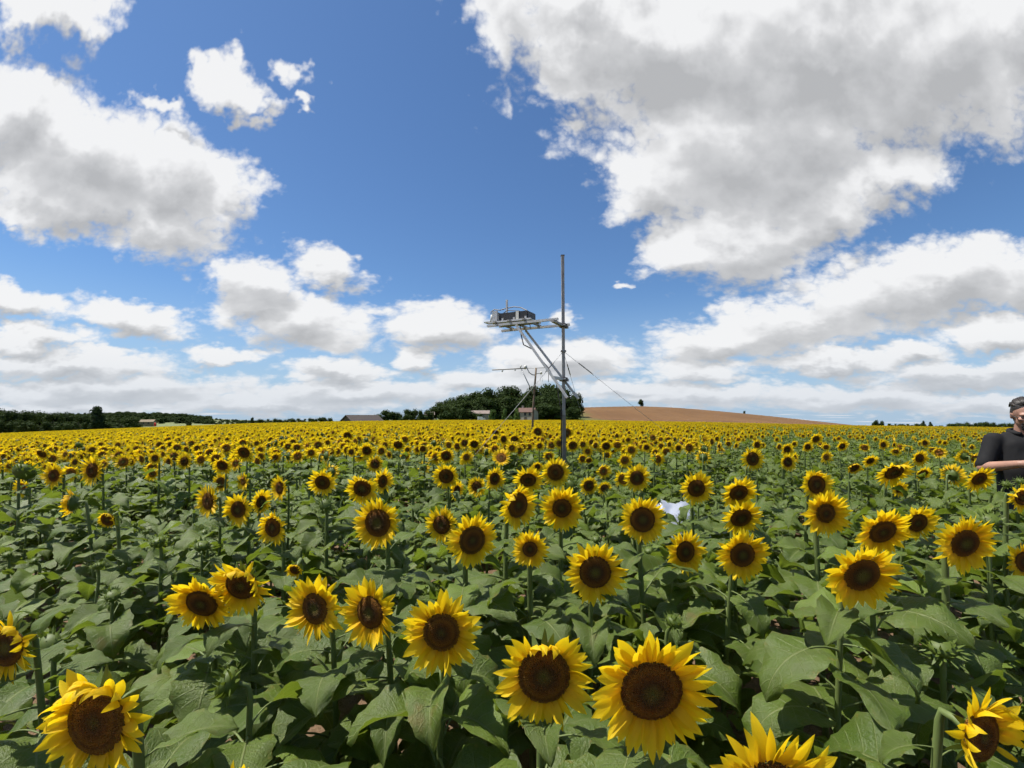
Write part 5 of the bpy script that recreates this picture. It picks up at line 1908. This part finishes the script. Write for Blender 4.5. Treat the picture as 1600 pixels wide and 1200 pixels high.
def sheet():
    m, k = material('white_plastic')
    tc = k.node('ShaderNodeTexCoord').outputs['Object']
    n = k.noise(tc, 6.0, 4, 0.6)
    finish(k, principled(k, k.mix(n, (0.17, 0.20, 0.27), (0.36, 0.38, 0.42)), 0.28, 0.0, 0.5, bump(k, n, 0.3, 0.02)))
    d, Y = SHEET
    x = d.x * Y
    z0 = ground_z(x, Y)
    z = CAM_Z + d.z * Y - z0 - 0.09
    rg = random.Random(8)
    g = Geo()
    nx, ny = 26, 16
    vv = []
    for j in range(ny + 1):
        for i in range(nx + 1):
            a, b = i / nx * 2 - 1, j / ny * 2 - 1
            e = max(abs(a), abs(b))
            zz = z + 0.05 - 0.10 * max(0, e - .55) / .45 * 2.2 + 0.045 * math.sin(a * 5.1 + b * 2) * math.cos(b * 4.3 - a) + rg.uniform(-.012, .012) + b * .08
            vv.append((a * .28 + .02 * math.sin(b * 7), b * .26 + .02 * math.sin(a * 6), zz))
    g.add(vv, [(j * (nx + 1) + i, j * (nx + 1) + i + 1, (j + 1) * (nx + 1) + i + 1, (j + 1) * (nx + 1) + i) for j in range(ny) for i in range(nx)])
    root = empty('covered_crate', (x, Y, z0), 'white crumpled plastic sheet over a low crate among the sunflowers', 'sheet')
    s = g.obj('plastic_sheet', m, root)
    s.modifiers.new('thick', 'SOLIDIFY').thickness = .004
    c = Geo()
    for zc in (0.10, 0.25, 0.40, z - .16):
        c.box((0, -.20, zc), (.62, .02, .10)).box((0, .20, zc), (.62, .02, .10)).box((-.30, 0, zc), (.02, .40, .10)).box((.30, 0, zc), (.02, .40, .10))
    for sx in (-1, 1):
        for sy in (-1, 1):
            c.box((sx * .28, sy * .185, z / 2 - .06), (.04, .03, z - .12))
    c.obj('crate', M['wood'], root, smooth=False)


sheet()

# ------------------------------------------------------------------ the person at the right
M['skin'] = simple('skin', (0.31, 0.165, 0.115), 0.55, 0, 0.12, 14.0)
M['shirt'] = simple('black_cotton', (0.007, 0.007, 0.008), 0.85, 0, 0.25, 20.0, 0.3)
M['trousers'] = simple('dark_trousers', (0.022, 0.024, 0.030), 0.85, 0, 0.25, 20.0, 0.3)
M['hair'] = simple('greying_hair', (0.024, 0.019, 0.017), 0.6, 0, 0.5, 40.0)
M['strands'] = simple('grey_strands', (0.026, 0.020, 0.017), 0.5, 0, 0.7, 60.0)
M['beard'] = simple('dark_beard', (0.040, 0.032, 0.028), 0.75, 0, 0.4, 50.0)
M['boot'] = simple('boot_leather', (0.05, 0.035, 0.025), 0.6, 0, 0.3, 10.0)


class Vol(Geo):
    """overlapping rounded volumes that a voxel remesh melts into one continuous surface"""

    def ball(self, c, r, M3=None):
        if not isinstance(r, (tuple, list)):
            r = (r, r, r)
        bm = bmesh.new()
        bmesh.ops.create_icosphere(bm, subdivisions=3, radius=1.0)
        vv = []
        for v in bm.verts:
            p = Vector((v.co.x * r[0], v.co.y * r[1], v.co.z * r[2]))
            if M3 is not None:
                p = M3 @ p
            vv.append(p + Vector(c))
        self.add(vv, [tuple(v.index for v in f.verts) for f in bm.faces])
        bm.free()
        return self

    def limb(self, pts, radii, sides=12):
        """tapered rounded limb through the joints"""
        P, Rr = [], []
        pts = [Vector(p) for p in pts]
        for i in range(len(pts) - 1):
            for j in range(5):
                t = j / 5
                P.append(pts[i].lerp(pts[i + 1], t))
                Rr.append(radii[i] * (1 - t) + radii[i + 1] * t)
        P.append(pts[-1])
        Rr.append(radii[-1])
        self.tube(P, Rr, sides)
        for p, r in zip(pts, radii):
            self.ball(p, r)
        return self

    def melt(self, name, mat, parent, voxel, smooth=4):
        o = self.obj(name, mat, parent)
        md = o.modifiers.new('melt', 'REMESH')
        md.mode = 'VOXEL'
        md.voxel_size = voxel
        md.use_smooth_shade = True
        sm = o.modifiers.new('relax', 'SMOOTH')
        sm.factor = 0.5
        sm.iterations = smooth
        return o


def person():
    Y = 4.0
    x = (1597 - 800) / F_PX * Y
    gz = ground_z(x, Y)
    root = empty('person', (x, Y, gz), 'person in a black polo shirt and glasses looking down at a handheld device', 'person')
    sc = (CAM_Z + 25 / F_PX * Y - gz) / 1.795
    root.scale = (sc, sc, sc)
    root.rotation_euler.z = R(-24)
    sh = [Vector((s * .195, 0, 1.455)) for s in (-1, 1)]
    el = [Vector((-.295, -.07, 1.235)), Vector((.300, -.06, 1.225))]
    wr = [Vector((-.165, -.29, 1.288)), Vector((.145, -.30, 1.288))]
    hip = [Vector((s * .10, 0, .93)) for s in (-1, 1)]
    kn = [Vector((-.12, -.02, .50)), Vector((.13, .01, .50))]
    an = [Vector((-.13, .02, .09)), Vector((.15, .04, .09))]
    Hm = Matrix.Translation((0, -.015, 1.58)) @ Euler((R(16), 0, R(-14)), 'XYZ').to_matrix().to_4x4()

    def hp(p):
        return Hm @ Vector(p)
    H3 = Hm.to_3x3()
    v = Vol()
    # trunk
    v.ball((0, .0, .96), (.165, .115, .13)).ball((0, -.015, 1.10), (.165, .125, .15)).ball((0, -.01, 1.27), (.175, .120, .16)).ball((0, .01, 1.40), (.19, .105, .11))
    v.limb([(0, .02, 1.44), (0, .005, 1.53), hp((0, .01, .04))], [.075, .062, .060])
    # head: skull, jaw, brow, nose, lips, ears
    v.ball(hp((0, .015, .12)), (.074, .094, .098), H3).ball(hp((0, -.03, .055)), (.056, .064, .070), H3).ball(hp((0, -.062, .008)), (.030, .028, .026), H3)
    v.ball(hp((0, -.078, .118)), (.050, .018, .014), H3).ball(hp((0, -.100, .072)), (.015, .022, .016), H3).ball(hp((0, -.090, .092)), (.010, .016, .030), H3)
    v.ball(hp((0, -.086, .036)), (.024, .012, .009), H3)
    for s in (-1, 1):
        v.ball(hp((s * .034, -.070, .075)), (.022, .020, .020), H3)
        v.ball(hp((s * .076, .012, .085)), (.010, .020, .031), H3)
    # arms, hands, fingers closing on the device
    for i, s in enumerate((-1, 1)):
        v.limb([sh[i], el[i], wr[i]], [.060, .046, .030])
        dirh = (Vector((s * -.095, -.075, .01))).normalized()
        palm = wr[i] + dirh * .045
        v.limb([wr[i], palm, palm + dirh * .035], [.028, .034, .030])
        for f in range(4):
            a = palm + dirh * .035 + Vector((0, -.012 + .002 * f, .026 - .018 * f))
            L = (.030, .034, .031, .024)[f]
            m1 = a + (dirh + Vector((0, -.5, 0))).normalized() * L
            m2 = m1 + (dirh * .7 + Vector((0, .9, 0))).normalized() * L * .8
            v.limb([a, m1, m2], [.0100, .0092, .0080], 8)
        th = palm + Vector((s * -.005, .012, .024))
        v.limb([palm + Vector((0, 0, .014)), th + Vector((s * -.020, -.004, .020)), th + Vector((s * -.046, -.012, .030))], [.013, .0115, .0092], 8)
        v.limb([hip[i], kn[i], an[i]], [.090, .058, .042])
    v.melt('body', M['skin'], root, .0075, 3)
    # polo shirt
    t = Vol()
    t.ball((0, .0, .97), (.185, .135, .13)).ball((0, -.015, 1.10), (.188, .145, .16)).ball((0, -.01, 1.27), (.196, .138, .17)).ball((0, .01, 1.40), (.208, .122, .115))
    t.limb([(-.10, .01, 1.475), (0, .015, 1.50), (.10, .01, 1.475)], [.058, .068, .058])
    for sx in (-.07, 0, .07):
        t.limb([(sx, -.012, 1.0), (sx, -.02, 1.2), (sx, 0, 1.40)], [.125, .128, .112])
    for i in range(2):
        t.limb([sh[i], sh[i].lerp(el[i], .50), sh[i].lerp(el[i], .88)], [.070, .062, .062])
    so = t.melt('polo_shirt', M['shirt'], root, .011, 9)
    cg = Geo()
    pts = [(.088 * math.cos(a) * 1.0, .012 + .082 * math.sin(a), 1.532 + .020 * math.sin(a)) for a in [R(q) for q in range(-60, 241, 20)]]
    cg.tube(pts, .016, 6)
    cg.obj('collar', M['shirt'], so)
    # trousers and boots
    p = Vol()
    p.ball((0, 0, .94), (.178, .130, .12))
    for i in range(2):
        p.limb([hip[i], kn[i], an[i] + Vector((0, 0, .02))], [.108, .076, .064])
    p.melt('trousers', M['trousers'], root, .012, 3)
    for i in range(2):
        b = Vol()
        b.limb([an[i] + Vector((0, .0, .04)), an[i] + Vector((0, .0, -.03)), an[i] + Vector((0, -.14, -.045))], [.058, .055, .044])
        b.melt('boot', M['boot'], root, .010, 3)
    # hair, beard, glasses
    h = Vol()
    h.ball(hp((0, .026, .150)), (.080, .092, .084), H3).ball(hp((0, .060, .10)), (.079, .070, .085), H3).ball(hp((0, .085, .06)), (.060, .042, .085), H3).ball(hp((0, .075, -.03)), (.034, .034, .06), H3)
    for s in (-1, 1):
        h.ball(hp((s * .066, .030, .115)), (.016, .040, .040), H3)
    ho = h.melt('hair', M['hair'], root, .008, 2)
    sg, rgh = Geo(), random.Random(3)
    for i in range(170):
        az = rgh.uniform(-1.25, 1.25)
        lift = rgh.uniform(.0, .010)
        pts = []
        for j in range(7):
            t = j / 6
            el_ = 0.55 + t * 2.3 + rgh.uniform(-.03, .03)
            r1 = .084 + lift
            pts.append(hp((r1 * math.sin(az) * math.sin(min(el_, 1.9)) * .98, .028 - (r1 + .012) * math.cos(el_) * (1 - .25 * abs(math.sin(az))), .146 + (r1 + .004) * math.sin(el_) * math.cos(az) * .98 - (.05 * max(0, t - .6)))))
        sg.tube(pts, [.0030, .0034, .0034, .0034, .0032, .0028, .0012], 4)
    sg.obj('hair_strands', M['strands'], ho)
    g = Vol()
    g.ball(hp((0, -.072, .004)), (.032, .026, .028), H3).ball(hp((0, -.088, .050)), (.030, .012, .008), H3)
    for s in (-1, 1):
        g.ball(hp((s * .028, -.078, .026)), (.009, .012, .022), H3)
    g.melt('beard', M['beard'], root, .006, 2)
    gl = Geo()
    for s in (-1, 1):
        ring = [hp((s * .034 + .026 * math.cos(a), -.102, .094 + .018 * math.sin(a))) for a in [R(q) for q in range(0, 361, 24)]]
        gl.tube(ring, .0030, 5)
        gl.tube([hp((s * .060, -.100, .098)), hp((s * .080, -.05, .10)), hp((s * .082, .01, .098))], .0026, 5)
    gl.tube([hp((-.010, -.104, .098)), hp((.010, -.104, .098))], .0028, 5)
    gl.obj('glasses', M['black'], root)
    # the device
    q = Vector((x, Y, gz)) + Matrix.Rotation(R(-24), 3, 'Z') @ Vector((-.010, -.372, 1.318)) * sc
    dev = empty('handheld_device', q, 'dark flat handheld device with a grey screen held by the person', 'device')
    dev.rotation_euler = (R(-38), 0, R(-20))
    bm = bmesh.new()
    bmesh.ops.create_cube(bm, size=1.0)
    for vv in bm.verts:
        vv.co = Vector((vv.co.x * .155, vv.co.y * .016, vv.co.z * .082))
    bmesh.ops.bevel(bm, geom=bm.edges[:], offset=.006, segments=2, affect='EDGES')
    me = bpy.data.meshes.new('casing')
    bm.to_mesh(me)
    bm.free()
    me.materials.append(M['black'])
    link(bpy.data.objects.new('casing', me), dev)
    Geo().box((0, .0085, 0), (.135, .002, .066)).obj('screen', M['cable'], dev, smooth=False)


person()
